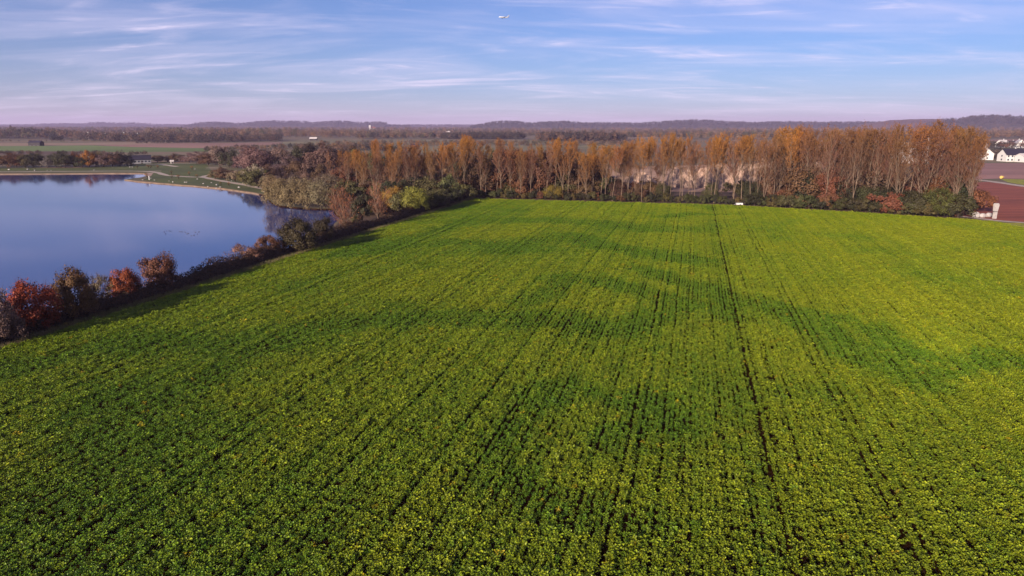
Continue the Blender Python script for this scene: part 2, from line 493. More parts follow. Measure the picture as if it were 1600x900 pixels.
ribbon('track', [(1480, 277), (1540, 282.5), (1600, 291), (1760, 312)], 5.0, M['gravel_path'], 0.045, 'pale gravel track between ploughed field and flower strip', 'track')
ribbon('track', [(1500, 338), (1532, 341.5), (1560, 345), (1600, 348), (1800, 362)], 2.6, M['gravel_path'], 0.04, 'pale gravel path past the white slab', 'track')
# gravel pit floor and the litter under the wood
sheet('gravel_pit', [(880, 291), (1000, 299), (1180, 301), (1330, 300), (1330, 258), (1180, 256), (930, 262)], M['pit'], 0.05, 'pale gravel pit floor behind the poplars', 'gravel pit')
sheet('woodland_floor', [(735, 309), (900, 314.5), (1130, 320), (1330, 332), (1525, 343), (1530, 300), (1330, 300), (1180, 301), (1000, 299), (880, 291), (700, 250), (520, 240), (400, 262), (345, 273.5), (424, 297), (430, 315), (520, 325), (536, 341), (512, 364), (640, 327)], M['litter'], 0.012, 'leaf strewn floor under the poplar wood', 'woodland floor')
# lake shore
sheet('lawn', [(-300, 262.5), (120, 262.5), (200, 258.5), (240, 253.5), (322, 256), (330, 266), (345, 272), (428, 297), (419, 303.6), (385, 298.4), (345, 293), (300, 289), (250, 285), (222, 281.5), (236, 275.5), (234, 270), (205, 268.8), (-300, 270.3)], M['lawn'], 0.02, 'mown lawn on the far shore of the lake', 'lawn')
ribbon('footpath', [(-300, 268.2), (0, 268.2), (100, 267.8), (190, 267.2), (225, 267.8), (245, 269.5), (262, 274), (300, 276.6), (316, 276.8), (340, 281.5), (380, 288.5), (430, 298.5)], 3.6, M['gravel_path'], 0.032, 'pale footpath curving along the far lake shore', 'path')
ribbon('footpath', [(316, 276.5), (322, 274.5), (332, 273.5), (352, 274)], 3.0, M['gravel_path'], 0.028, 'short side path turning into the brown bushes', 'path')
ribbon('footpath', [(225, 267.8), (238, 267.5), (252, 267.2)], 3.2, M['gravel_path'], 0.036, 'stub of pale path beside the sandy spit', 'path')
ribbon('footpath', [(228, 256.8), (248, 256.6), (262, 258.2), (276, 260.4)], 4.0, M['gravel_path'], 0.03, 'pale path crossing the lawn below the low building', 'path')
ribbon('footpath', [(248, 256.4), (280, 255.4), (312, 254.8)], 4.0, M['gravel_path'], 0.034, 'straight pale path behind the lawn', 'path')
for k, (y0, w) in enumerate(((261.6, 2.6), (263.9, 2.2))):
    ribbon('footpath', [(322, y0), (338, y0 + 0.3), (354, y0 + 0.4)], w, M['gravel_path'], 0.03 + 0.004 * k, ('upper' if k == 0 else 'lower') + ' of two short pale strips beside the wood', 'path')
# sandy spit: a low wedge of sand running out into the water
b = MB()
spit = [gp(*p) for p in [(193, 280.8), (208, 282.3), (222, 281.2), (236, 275), (240, 270), (228, 270.2), (230, 274), (218, 277.2), (204, 278.8)]]
vs = [(p.x, p.y, 0.06 if i not in (0, 1, 8, 7) else -0.7) for i, p in enumerate(spit)] + [(p.x, p.y, -2.4) for p in spit]
n_ = len(spit)
b.add(vs, [tuple(range(n_))] + [(i, i + n_, (i + 1) % n_ + n_, (i + 1) % n_) for i in range(n_)])
tag(b.build('sand_spit', M['sand']), 'pale sandy spit reaching into the lake', 'sand spit', kind='structure')

# ------------------------------------------------------------------ hills
HILLS = []
def hill(name, prof, dist, depth, label, seed, wobble=5.0, mat=None):
    """a ridge: its crest follows photo rows prof = [(px, py)], at the given distance"""
    r_ = np.random.default_rng(seed)
    x0, x1 = prof[0][0], prof[-1][0]
    nx = int((x1 - x0) / 1.5)
    xs = np.linspace(x0, x1, nx)
    ys = np.interp(xs, [p[0] for p in prof], [p[1] for p in prof])
    rows = 9
    nz = np.stack([np.convolve(r_.normal(size=nx + 8), np.ones(5) / 5 ** 0.5, 'same')[4:-4] for _ in range(rows)]) * 0.45
    vs = []
    for j in range(rows):
        t = j / (rows - 1)
        prof_t = math.sin(t * math.pi) ** 0.8 if 0 < t < 1 else 0.0
        Y = dist + (t - 0.35) * depth
        for i in range(nx):
            d = ray(xs[i], 196)
            X = d.x / d.y * Y
            top = max(0.0, CAM_H + ray(800, ys[i]).z * dist / ray(800, ys[i]).y)
            h = top * min(1.0, prof_t * 1.02) + (nz[j, i] * wobble if 0 < j < rows - 1 else 0)
            if j in (0, rows - 1): h = -0.5
            if mat is None: h -= 11.0 * prof_t
            vs.append((X, Y + r_.normal() * depth * 0.01, max(h, -0.5)))
    fs = [(j * nx + i, j * nx + i + 1, (j + 1) * nx + i + 1, (j + 1) * nx + i) for j in range(rows - 1) for i in range(nx - 1)]
    b = MB(); b.add(vs, fs)
    HILLS.append((vs, nx, rows, dist, seed, label, mat is None))
    o = b.build(name, mat or M['hill'])
    return tag(o, label, 'hill', kind='structure')
hill('hills', [(-900, 194), (40, 194.5), (95, 192), (130, 193), (155, 190), (185, 192), (205, 190.5), (240, 194), (330, 194), (700, 194.5), (1100, 194), (1700, 192), (2500, 193)], 9000, 1800, 'faint blue hills on the horizon', 11, 3.0)
hill('hills', [(290, 196), (318, 190.5), (345, 190), (372, 193), (405, 189.5), (425, 188), (445, 189), (468, 188.8), (490, 191), (520, 188.5), (545, 189), (565, 191), (590, 190), (602, 190.5), (606, 195), (640, 196)], 6500, 1300, 'low wooded hills behind the far village', 12, 3.5)
hill('hills', [(735, 197), (760, 191.5), (785, 188.5), (805, 189.5), (830, 192), (860, 190), (885, 189.5), (910, 191.5), (960, 191.5), (1000, 192.5), (1040, 189), (1075, 187), (1105, 187.5), (1140, 190), (1180, 191.5), (1215, 189.5), (1260, 190), (1330, 190.5), (1400, 190), (1450, 191), (1600, 192), (1900, 191)], 5200, 1200, 'long dark wooded ridge behind the orange wood', 13, 3.5)
hill('hills', [(1340, 195), (1390, 187.5), (1440, 185.5), (1475, 186), (1500, 187), (1560, 189), (1700, 187)], 4700, 700, 'open brown hillside with farmhouses above the orange wood', 14, 1.2, M['brown_field'])
hill('hills', [(1455, 196), (1490, 186), (1515, 181.5), (1545, 179.5), (1570, 180), (1600, 182), (1660, 180), (1800, 184), (2100, 190)], 3900, 1000, 'dark wooded hill above the village', 15, 3.0)

# ------------------------------------------------------------------ instanced stuff
def scatter(name, pts, rot, scl, idx, col, protos, label, cat, mat=None):
    me = bpy.data.meshes.new(name)
    n = len(pts)
    me.vertices.add(n)
    me.vertices.foreach_set('co', np.asarray(pts, np.float32).reshape(-1))
    def at(nm, ty, arr, key):
        a = me.attributes.new(nm, ty, 'POINT')
        a.data.foreach_set(key, np.asarray(arr).reshape(-1))
    at('spin', 'FLOAT_VECTOR', np.asarray(rot, np.float32), 'vector')
    at('size', 'FLOAT_VECTOR', np.asarray(scl, np.float32), 'vector')
    at('pick', 'INT', np.asarray(idx, np.int32), 'value')
    c4 = np.ones((n, 4), np.float32); c4[:, :3] = col
    at('plant_color', 'FLOAT_COLOR', c4, 'color')
    if mat: me.materials.append(mat)
    o = bpy.data.objects.new(name, me)
    C.objects.link(o)
    coll = bpy.data.collections.new(name + '_kinds')
    for i, p in enumerate(protos):
        po = bpy.data.objects.new('%s_kind_%02d' % (name, i), p)
        coll.objects.link(po)
    g = bpy.data.node_groups.new(name + '_nodes', 'GeometryNodeTree')
    g.interface.new_socket('Geometry', in_out='INPUT', socket_type='NodeSocketGeometry')
    g.interface.new_socket('Geometry', in_out='OUTPUT', socket_type='NodeSocketGeometry')
    n_, l_ = g.nodes, g.links
    gi, go = n_.new('NodeGroupInput'), n_.new('NodeGroupOutput')
    ci = n_.new('GeometryNodeCollectionInfo')
    ci.inputs['Collection'].default_value = coll
    ci.inputs['Separate Children'].default_value = True
    ci.inputs['Reset Children'].default_value = True
    ip = n_.new('GeometryNodeInstanceOnPoints')
    ip.inputs['Pick Instance'].default_value = True
    def named(nm, ty):
        x = n_.new('GeometryNodeInputNamedAttribute'); x.data_type = ty
        x.inputs['Name'].default_value = nm
        return x.outputs['Attribute']
    l_.new(gi.outputs[0], ip.inputs['Points'])
    l_.new(ci.outputs[0], ip.inputs['Instance'])
    l_.new(named('pick', 'INT'), ip.inputs['Instance Index'])
    l_.new(named('spin', 'FLOAT_VECTOR'), ip.inputs['Rotation'])
    l_.new(named('size', 'FLOAT_VECTOR'), ip.inputs['Scale'])
    l_.new(ip.outputs[0], go.inputs[0])
    md = o.modifiers.new('scatter', 'NODES')
    md.node_group = g
    return tag(o, label, cat, kind='stuff')

# value noise on a grid, for vigour and gaps in the crop
def vnoise(x, y, seed):
    r_ = np.random.default_rng(seed)
    tab = r_.random((256, 256))
    xi, yi = np.floor(x).astype(int), np.floor(y).astype(int)
    fx, fy = x - xi, y - yi
    fx, fy = fx * fx * (3 - 2 * fx), fy * fy * (3 - 2 * fy)
    g = lambda a, b_: tab[a % 256, b_ % 256]
    return (g(xi, yi) * (1 - fx) + g(xi + 1, yi) * fx) * (1 - fy) + (g(xi, yi + 1) * (1 - fx) + g(xi + 1, yi + 1) * fx) * fy
def fbm(x, y, seed, octv=3):
    s, a, t = 0, 1, 0
    for k in range(octv):
        s = s + a * vnoise(x * 2 ** k, y * 2 ** k, seed + k); t += a; a *= 0.5
    return s / t

# ---------------- the green crop in rows
ROW_AZ = R(14.6)
ru, rv = np.array([math.sin(ROW_AZ), math.cos(ROW_AZ)]), np.array([math.cos(ROW_AZ), -math.sin(ROW_AZ)])
edge_px = [(742, 311), (900, 315.5), (1130, 321), (1330, 332.5), (1525, 345), (1562, 348.5), (1600, 358), (1800, 392)]
left_a, left_b = gp(0, 549), gp(742, 311)
ldir = (left_b - left_a).normalized()
field_poly = [left_a - ldir * 75] + [gp(*p) for p in edge_px]
last = field_poly[-1]
field_poly += [Vector((last.x + 60, last.y - 110, 0)), Vector((150, 8, 0)), Vector((-60, 8, 0))]
o = fill_sheet('crop_field_soil', [field_poly], M['soil'], 0.016)
tag(o, 'dark soil between the rows of the green crop', 'field', kind='structure')
def inside(poly, x, y):
    r_ = np.zeros(len(x), bool)
    j = len(poly) - 1
    for i in range(len(poly)):
        a, b_ = poly[i], poly[j]
        c = ((a.y > y) != (b_.y > y)) & (x < (b_.x - a.x) * (y - a.y) / (b_.y - a.y + 1e-12) + a.x)
        r_ ^= c; j = i
    return r_
ROW, STEP = 0.50, 0.25
us = np.arange(-20, 320, STEP)
row_v = np.random.default_rng(3)
nr_ = int(460 / ROW)
drift = row_v.normal(0, 0.045, nr_) + 0.16 * ((np.arange(nr_) // 12) % 2)     # the drill never runs quite true
row_h = 1 + np.clip(row_v.normal(0, 0.09, nr_), -0.22, 0.2)
vs_ = -130 + ROW * np.arange(nr_) + drift
U, V = np.meshgrid(us, vs_)
rowi = np.repeat(np.arange(len(vs_))[:, None], len(us), 1)
U = U + rng.normal(0, 0.10, U.shape)
Vj = V + rng.normal(0, 0.05, U.shape) + 0.5 * (fbm(U / 14, V / 30, 91, 2) - 0.5)
X, Y = (U * ru[0] + Vj * rv[0]).ravel(), (U * ru[1] + Vj * rv[1]).ravel()
rowi = rowi.ravel(); Uf, Vf = U.ravel(), V.ravel()
keep = inside(field_poly, X, Y)
# only what the camera, or one standing some metres to the side, could see
keep &= (Y > 24) & (np.abs(X) < 0.80 * Y + 26)
X, Y, rowi, Uf, Vf = X[keep], Y[keep], rowi[keep], Uf[keep], Vf[keep]
def band(line, width):
    pts = [gp(*p) for p in line]
    d = np.full(len(X), 1e9)
    for a, b_ in zip(pts[:-1], pts[1:]):
        ax, ay, bx, by = a.x, a.y, b_.x, b_.y
        t = np.clip(((X - ax) * (bx - ax) + (Y - ay) * (by - ay)) / ((bx - ax) ** 2 + (by - ay) ** 2), 0, 1)
        d = np.minimum(d, np.hypot(X - ax - t * (bx - ax), Y - ay - t * (by - ay)))
    d = d + 6.0 * (fbm(X / 9, Y / 9, 55) - 0.5) + 5.0 * (fbm(X / 2.2, Y / 3.5, 57) - 0.5)
    return np.clip(1.6 - 1.3 * d / width, 0, 1)
weak = np.zeros(len(X))
for line, w in [([(540, 400), (640, 376), (740, 347), (860, 345), (960, 352), (1010, 362)], 6.0),
                ([(700, 380), (800, 385), (880, 372), (1000, 395), (1080, 410)], 6.0),
                ([(840, 470), (900, 440), (980, 450), (1060, 480), (960, 520), (860, 500), (700, 500), (560, 510)], 5.0),
                ([(1000, 420), (1080, 455), (1150, 470), (1215, 483), (1290, 520), (1350, 560), (1430, 600)], 4.0),
                ([(1300, 500), (1370, 515), (1420, 560)], 3.0),
                ([(1500, 590), (1560, 560), (1600, 575)], 3.0),
                ([(960, 700), (1050, 650), (900, 610), (820, 640), (760, 720), (860, 800), (980, 820)], 3.5),
                ([(1030, 340), (1080, 336), (1150, 337)], 3.0)]:
    weak = np.maximum(weak, band(line, w))
weak = np.clip(weak * 0.9 + 0.75 * np.clip((fbm(X / 17, Y / 17, 5) - 0.52) * 4, 0, 1), 0, 1)
# how open the rows are: open in the middle and on the weak patches, closed to the right
px_r, _ = (800 + F_PX * X / (Y * COS_P + CAM_H * SIN_P)), 0
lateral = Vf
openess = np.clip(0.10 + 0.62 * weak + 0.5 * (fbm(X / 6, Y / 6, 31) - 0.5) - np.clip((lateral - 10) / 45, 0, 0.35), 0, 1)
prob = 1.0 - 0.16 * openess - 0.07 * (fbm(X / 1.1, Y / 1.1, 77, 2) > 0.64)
# wheel tracks: rows where the tractor ran
track = np.zeros(len(X))
for (tx, ty, wgt) in [(1222, 740, 0.75), (1196, 740, 0.7), (1250, 740, 0.6), (1316, 740, 0.9), (1352, 740, 0.5), (1060, 800, 0.6), (1400, 780, 0.5), (1290, 800, 0.4), (1130, 700, 0.45), (1500, 760, 0.3), (640, 760, 0.3), (420, 720, 0.3)]:
    g_ = gp(tx, ty)
    v0 = g_.x * rv[0] + g_.y * rv[1]
    ri = int(round((v0 + 130) / ROW))
    along = fbm(Uf / 8.0, np.full(len(X), ri * 3.7), 140, 2)
    track = np.maximum(track, (rowi == ri) * min(1, wgt * 1.1) * np.clip(along * 2.2 - 0.25, 0, 0.95))
prob = prob - 0.36 * track
k2 = rng.random(len(X)) < prob
X, Y, weak, openess, rowi, track = X[k2], Y[k2], weak[k2], openess[k2], rowi[k2], track[k2]
npl = len(X)
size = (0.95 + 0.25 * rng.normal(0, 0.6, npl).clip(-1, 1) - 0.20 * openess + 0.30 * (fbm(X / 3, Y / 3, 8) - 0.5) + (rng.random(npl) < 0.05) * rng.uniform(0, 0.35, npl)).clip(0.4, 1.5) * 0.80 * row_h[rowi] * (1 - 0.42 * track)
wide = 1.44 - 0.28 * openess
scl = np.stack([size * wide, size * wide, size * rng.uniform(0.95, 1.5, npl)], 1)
rot = np.stack([rng.normal(0, 0.10, npl), rng.normal(0, 0.10, npl), -ROW_AZ + math.pi * rng.integers(0, 2, npl) + rng.normal(0, 0.2, npl)], 1)
Z = 0.016 + 0 * X
lateral2 = X * rv[0] + Y * rv[1]  # hue rising to the right paints the antisolar brightening into the leaf colour
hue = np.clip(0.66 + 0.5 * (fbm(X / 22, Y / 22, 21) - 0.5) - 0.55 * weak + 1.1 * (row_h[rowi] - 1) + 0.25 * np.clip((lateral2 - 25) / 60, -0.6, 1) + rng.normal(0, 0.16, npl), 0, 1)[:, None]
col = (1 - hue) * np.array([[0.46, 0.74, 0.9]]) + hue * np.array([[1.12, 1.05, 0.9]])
odd = rng.random(npl) < 0.006
col[odd] = np.array([1.5, 1.0, 0.9])
def crop_plant(seed):
    """half a metre of one row: three small leafy plants side by side"""
    r_ = random.Random(seed)
    b = MB()
    for cy_ in (-0.13, 0.0, 0.13):
        ox, oy = r_.gauss(0, 0.10), cy_ + r_.gauss(0, 0.04)
        ph = r_.uniform(0.7, 1.25)
        for k in range(10):
            a = r_.uniform(0, 2 * math.pi)
            el = r_.uniform(0.05, 1.1)
            r0 = r_.uniform(0.01, 0.12) * (1.2 - el * 0.5)
            base = Vector((ox + math.cos(a) * r0, oy + math.sin(a) * r0, ph * r_.uniform(0.05, 0.38)))
            L = r_.uniform(0.10, 0.185)
            d = Vector((math.cos(a) * math.cos(el), math.sin(a) * math.cos(el), math.sin(el) * 0.8))
            s_ = Vector((-math.sin(a), math.cos(a), r_.uniform(-0.4, 0.4))).normalized()
            up = d.cross(s_).normalized()
            if up.z < 0: up = -up
            w = L * r_.uniform(0.30, 0.42)
            tip = base + d * L + Vector((0, 0, -0.25 * L * r_.random()))
            mid = base + d * L * 0.55
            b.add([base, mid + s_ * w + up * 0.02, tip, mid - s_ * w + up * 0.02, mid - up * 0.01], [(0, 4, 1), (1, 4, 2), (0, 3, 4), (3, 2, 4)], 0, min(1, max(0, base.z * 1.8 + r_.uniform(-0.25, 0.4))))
    return b.mesh('crop_plant', [M['crop']])
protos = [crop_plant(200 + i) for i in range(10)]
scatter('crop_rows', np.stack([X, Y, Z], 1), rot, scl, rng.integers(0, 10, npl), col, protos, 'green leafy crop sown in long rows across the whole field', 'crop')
print('crop plants', npl)

# ------------------------------------------------------------------ trees
def jitter(d, amt):
    return (d + Vector((random.gauss(0, amt), random.gauss(0, amt), random.gauss(0, amt)))).normalized()
def limb(p, d, L, r0, r1, n, curl, up=0.0):
    pts, rad = [Vector(p)], [r0]
    d = Vector(d).normalized()
    for i in range(n):
        d = jitter(d + Vector((0, 0, up)), curl)
        pts.append(pts[-1] + d * (L / n)); rad.append(r0 + (r1 - r0) * (i + 1) / n)
    return pts, rad
def at_path(pts, t):
    f = t * (len(pts) - 1); i = min(int(f), len(pts) - 2)
    return pts[i].lerp(pts[i + 1], f - i), (pts[i + 1] - pts[i]).normalized()

def poplar(seed, H=26.0, stems=1, low=0.34, leafy=1.0, spread=1.0, lean=0.0):
    """tall thin tree: pale trunk, steep limbs, brush of twigs with few leaves left at the top"""
    random.seed(seed)
    t, c = MB(), MB()
    paths = []
    base_r = 0.0085 * H
    a0 = random.uniform(0, 6.28)
    if stems == 1:
        p, r_ = limb((0, 0, -0.2), (lean, 0, 1), H * 0.97, base_r, 0.03, 11, 0.035, 0.04)
        paths.append((p, r_)); t.tube(p, r_, 6)
    else:
        p, r_ = limb((0, 0, -0.2), (lean, 0, 1), H * random.uniform(0.10, 0.26), base_r * 1.2, base_r * 0.95, 3, 0.02)
        t.tube(p, r_, 6)
        for s in range(stems):
            a = a0 + s * 2 * math.pi / stems + random.uniform(-0.4, 0.4)
            k = random.uniform(0.16, 0.30)
            q, rr = limb(p[-1] - Vector((0, 0, 0.1)), (math.cos(a) * k, math.sin(a) * k, 1), H * random.uniform(0.66, 0.78), base_r * 0.75, 0.03, 9, 0.05, 0.06)
            paths.append((q, rr)); t.tube(q, rr, 5)
    tw_p, lf_p, lf_t, lf_n = [], [], [], []
    for p, r_ in paths:
        nl = int(36 / len(paths) ** 0.5)
        lo = low if len(paths) == 1 else max(0.05, low - 0.2)
        for k in range(nl):
            tt = lo + (0.97 - lo) * (k + random.random()) / nl
            pos, dr = at_path(p, tt)
            rel = (1 - tt) / (1 - lo)
            a = random.uniform(0, 6.28)
            k_ = random.uniform(0.45, 1.0) * spread
            d = Vector((math.cos(a) * k_, math.sin(a) * k_, 1.0))
            L = H * (0.085 + 0.20 * rel ** 0.7) * random.uniform(0.7, 1.25)
            rb = 0.02 + 0.004 * H * rel * 0.6
            q, rr = limb(pos, d, L, rb, 0.015, 5, 0.10, 0.05)
            t.tube(q, rr, 4)
            for m in range(7):
                p2, d2 = at_path(q, random.uniform(0.25, 1.0))
                a2 = random.uniform(0, 6.28)
                d3 = (d2 + Vector((math.cos(a2), math.sin(a2), 0.35)) * 0.75)
                L2 = random.uniform(0.9, 2.2) * H / 26
                q2, _r = limb(p2, d3, L2, 0.03, 0.01, 3, 0.18, 0.08)
                c.tube(q2, [0.035, 0.03, 0.022, 0.012], 3, 0, random.random())
                for s in range(4):
                    p4, d4 = at_path(q2, random.uniform(0.2, 1.0))
                    e = p4 + jitter(d4 + Vector((0, 0, 0.4)), 0.55) * random.uniform(0.5, 1.1)
                    w = Vector((random.gauss(0, 1), random.gauss(0, 1), 0)).normalized() * 0.028
                    c.add([p4 - w, p4 + w, e], [(0, 1, 2)], 0, random.random())
                    hrel = p4.z / H
                    for u in range(3):
                        if random.random() < leafy * (0.42 + 0.75 * max(0, hrel - 0.45) / 0.5):
                            lf_p.append(p4.lerp(e, random.random()) + Vector((random.gauss(0, .22), random.gauss(0, .22), random.gauss(0, .22))))
                            lf_t.append(min(1, max(0, (hrel - 0.5) * 1.5 + random.uniform(-0.35, 0.35))))
                            lf_n.append((random.gauss(0, 1), random.gauss(0, 1), random.gauss(0.3, 1)))
    c.leaves(lf_p, lf_n, np.array([random.uniform(0.22, 0.42) for _ in lf_p]), np.array(lf_t), 1, 0.7)
    return t.mesh('trunk', [M['bark_pale']]), c.mesh('crown', [M['twig'], M['leaf_gold']]), H

def round_tree(seed, H=9.0, W=8.0, leaf=0.34, count=3600, trunk=0.12, clumps=46, twigs=160, sparse=1.0, bark='bark_dark', flat=0.0, pale=False, irregular=0.22):
    """bush or broad tree: clumps of leaves spread through an uneven dome, limbs reaching into them"""
    random.seed(seed)
    r_ = np.random.default_rng(seed)
    t, c = MB(), MB()
    z0 = H * trunk
    cz, rz, rx = (H + z0) / 2, (H - z0) / 2, W / 2
    cs = []
    lob = [(random.uniform(0, 6.28), random.uniform(-0.6, 1), random.uniform(0.6, 1.0)) for _ in range(5)]
    for k in range(clumps):
        u = random.uniform(-0.85, 1.0); a = random.uniform(0, 6.28)
        rad = random.uniform(0.45, 0.95) ** 0.6
        bulge = 1.0 + irregular * math.sin(3 * a + seed) * math.cos(2.3 * u + seed * 0.7) + irregular * random.uniform(-0.6, 0.5)
        s_ = math.sqrt(max(0, 1 - (u * u if u > 0 or trunk > 0.08 else u ** 6)))
        cs.append(Vector((rx * rad * bulge * s_ * math.cos(a), rx * rad * bulge * s_ * math.sin(a), cz + rz * u * rad * min(1.05, bulge))))
    p, rr = limb((0, 0, -0.2), (0, 0, 1), max(z0, H * 0.35), 0.018 * H + 0.04, 0.012 * H + 0.02, 4, 0.06)
    t.tube(p, rr, 6)
    for q in cs[:26]:
        s0, _ = at_path(p, random.uniform(0.25, 1.0))
        mid = s0.lerp(q, 0.5) + Vector((random.gauss(0, .05 * W), random.gauss(0, .05 * W), 0.06 * H))
        t.tube([s0, mid, q], [0.006 * H + 0.02, 0.004 * H + 0.012, 0.012], 4)
    per = int(count / clumps)
    P, Nn, T, S = [], [], [], []
    cr = 0.17 * (W + H) / 2
    for q in cs:
        k = int(per * random.uniform(0.55, 1.4))
        off = r_.normal(size=(k, 3)); off /= np.linalg.norm(off, axis=1, keepdims=True) + 1e-9
        off *= (r_.random((k, 1)) ** 0.45) * cr * random.uniform(0.65, 1.2)
        off[:, 2] *= 0.85
        pp = np.array(q) + off
        out = pp - np.array([0, 0, cz * 0.8])
        out /= np.linalg.norm(out, axis=1, keepdims=True) + 1e-9
        nn = out * 0.8 + off / cr * 0.7 + r_.normal(size=(k, 3)) * 0.55
        tc_ = random.uniform(0.2, 0.8)
        P.append(pp); Nn.append(nn); T.append(np.clip(tc_ + r_.normal(size=k) * 0.22, 0, 1)); S.append(r_.uniform(0.6, 1.25, k) * leaf)
    P = np.concatenate(P); keep_ = (P[:, 2] > 0.05) & (r_.random(len(P)) < sparse)
    c.leaves(P[keep_], np.concatenate(Nn)[keep_], np.concatenate(S)[keep_], np.concatenate(T)[keep_], 1, 0.7)
    for k in range(twigs):                     # shoots that break the outline
        q = random.choice(cs)
        d = (q - Vector((0, 0, cz * 0.5))).normalized()
        e = q + jitter(d + Vector((0, 0, 0.3)), 0.35) * cr * random.uniform(0.9, 1.7)
        w = Vector((random.gauss(0, 1), random.gauss(0, 1), 0)).normalized() * 0.02 * max(1, H / 8)
        c.add([q - w, q + w, e], [(0, 1, 2)], 0, random.random())
    return t.mesh('trunk', [M[bark]]), c.mesh('crown', [M['twig'], M['leaf']]), H

def bare_tree(seed, H=14.0, bark='bark_pale', leafy=0.25, fan=0.55):
    """leafless fan of fine branches, several stems from the ground"""
    random.seed(seed)
    t, c = MB(), MB()
    lp, lt, ln = [], [], []
    for s in range(5):
        a = random.uniform(0, 6.28); k = random.uniform(0.05, 0.30)
        p, rr = limb((0, 0, -0.2), (math.cos(a) * k, math.sin(a) * k, 1), H * random.uniform(0.75, 0.98), 0.009 * H, 0.02, 8, 0.05, 0.05)
        t.tube(p, rr, 5)
        for j in range(22):
            tt = random.uniform(0.12, 0.96)
            pos, dr = at_path(p, tt)
            a2 = random.uniform(0, 6.28); kk = random.uniform(0.5, 0.9) * fan / 0.55
            L = H * (0.10 + 0.26 * (1 - tt)) * random.uniform(0.7, 1.2)
            q, r2 = limb(pos, (math.cos(a2) * kk, math.sin(a2) * kk, 0.9), L, 0.03 + 0.02 * (1 - tt), 0.012, 4, 0.10, 0.05)
            t.tube(q, r2, 3)
            for m in range(8):
                p2, d2 = at_path(q, random.uniform(0.15, 1))
                e = p2 + jitter(d2 + Vector((0, 0, 0.3)), 0.5) * random.uniform(0.7, 1.9)
                w = Vector((random.gauss(0, 1), random.gauss(0, 1), 0)).normalized() * 0.026
                c.add([p2 - w, p2 + w, e], [(0, 1, 2)], 0, random.random())
                for g in range(3):
                    f = p2.lerp(e, random.random()); e2 = f + jitter(e - p2, 0.8) * random.uniform(0.4, 1.0)
                    c.add([f - w * .7, f + w * .7, e2], [(0, 1, 2)], 0, random.random())
                    if random.random() < leafy:
                        lp.append(e2); lt.append(random.random()); ln.append((random.gauss(0, 1), random.gauss(0, 1), random.gauss(0, 1)))
    if lp: c.leaves(lp, ln, np.full(len(lp), 0.26), np.array(lt), 1, 0.7)
    return t.mesh('trunk', [M[bark]]), c.mesh('crown', [M['twig'], M['leaf_gold']]), H

K = {}
K['poplar'] = [poplar(300 + i, 26, stems=(1, 1, 2, 1, 3, 2, 1, 2, 1, 3)[i], low=(0.38, 0.30, 0.4, 0.45, 0.35, 0.4, 0.28, 0.33, 0.5, 0.4)[i],
                      leafy=(0.8, 0.5, 0.7, 1.0, 0.45, 0.6, 0.4, 0.85, 0.9, 0.5)[i], spread=(1, 1.1, 1, 0.9, 1.1, 1.15, 1, 1.05, 0.9, 1.1)[i],
                      lean=random.uniform(-0.06, 0.06)) for i in range(10)]
K['shrub'] = [round_tree(400 + i, 5.0, 6.0, 0.34, 3400, 0.02, 30, 160, irregular=0.3) for i in range(6)]
K['round'] = [round_tree(420 + i, 12.0, 10.5, 0.50, 5200, 0.03, 44, 200) for i in range(6)]
K['willow'] = [round_tree(440 + i, 11.0, 11.0, 0.42, 6500, 0.03, 60, 220) for i in range(4)]
K['near'] = [round_tree(460 + i, 6.0, 6.4, 0.26, 11000, 0.02, 70, 500, sparse=1.0, irregular=0.26) for i in range(5)]
K['open'] = [round_tree(480 + i, 6.0, 6.0, 0.24, 4200, 0.04, 40, 700, irregular=0.4) for i in range(3)]
K['bare'] = [bare_tree(500 + i, 14.0, leafy=(0.2, 0.1, 0.35)[i]) for i in range(3)]
K['sapling'] = [round_tree(520 + i, 4.5, 1.6, 0.22, 260, 0.35, 14, 30, bark='bark_dark') for i in range(2)]

REG = []        # trees placed so far, for their labels
def plant(kind, v, name, loc, H, W, color, cat, group, desc, twig=None):
    tm, cmh, H0 = K[kind][v % len(K[kind])]
    e = empty(name, loc, random.uniform(0, 6.28))
    w0 = {'poplar': 26, 'shrub': 6.0, 'round': 10.5, 'willow': 11.0, 'near': 6.4, 'open': 6.0, 'bare': 8.5, 'sapling': 1.6}[kind]
    e.scale = (W / w0, W / w0, H / H0)
    for nm, me in (('trunk', tm), ('crown', cmh)):
        ch = bpy.data.objects.new(nm, me)
        C.objects.link(ch); ch.parent = e
        ch.color = (*color, 1)
    tag(e, None, cat, group)
    sx, sy = screen(loc)
    REG.append(dict(o=e, x=sx, y=sy, group=group, desc=desc))
    return e
def plant_px(kind, v, name, px, by, ty, wpx, color, cat, group, desc):
    p = gp(px, by + (1.5 if kind == 'willow' else 0))
    return plant(kind, v, name, p, max(0.8, height_at(p, ty)), wpx / px_m(p), color, cat, group, desc)
def vary(c, k=0.12):
    f = 1 + random.uniform(-k, k)
    return tuple(max(0, x * f * (1 + random.uniform(-k, k) * 0.5)) for x in c)

DARK, BROWN, MAUVE, TAN, OLIVE, RUST, RED, GOLD, ORANGE = (0.055, 0.050, 0.020), (0.16, 0.085, 0.045), (0.20, 0.12, 0.10), (0.26, 0.19, 0.10), (0.12, 0.105, 0.035), (0.20, 0.08, 0.035), (0.30, 0.055, 0.022), (0.36, 0.26, 0.04), (0.42, 0.16, 0.025)

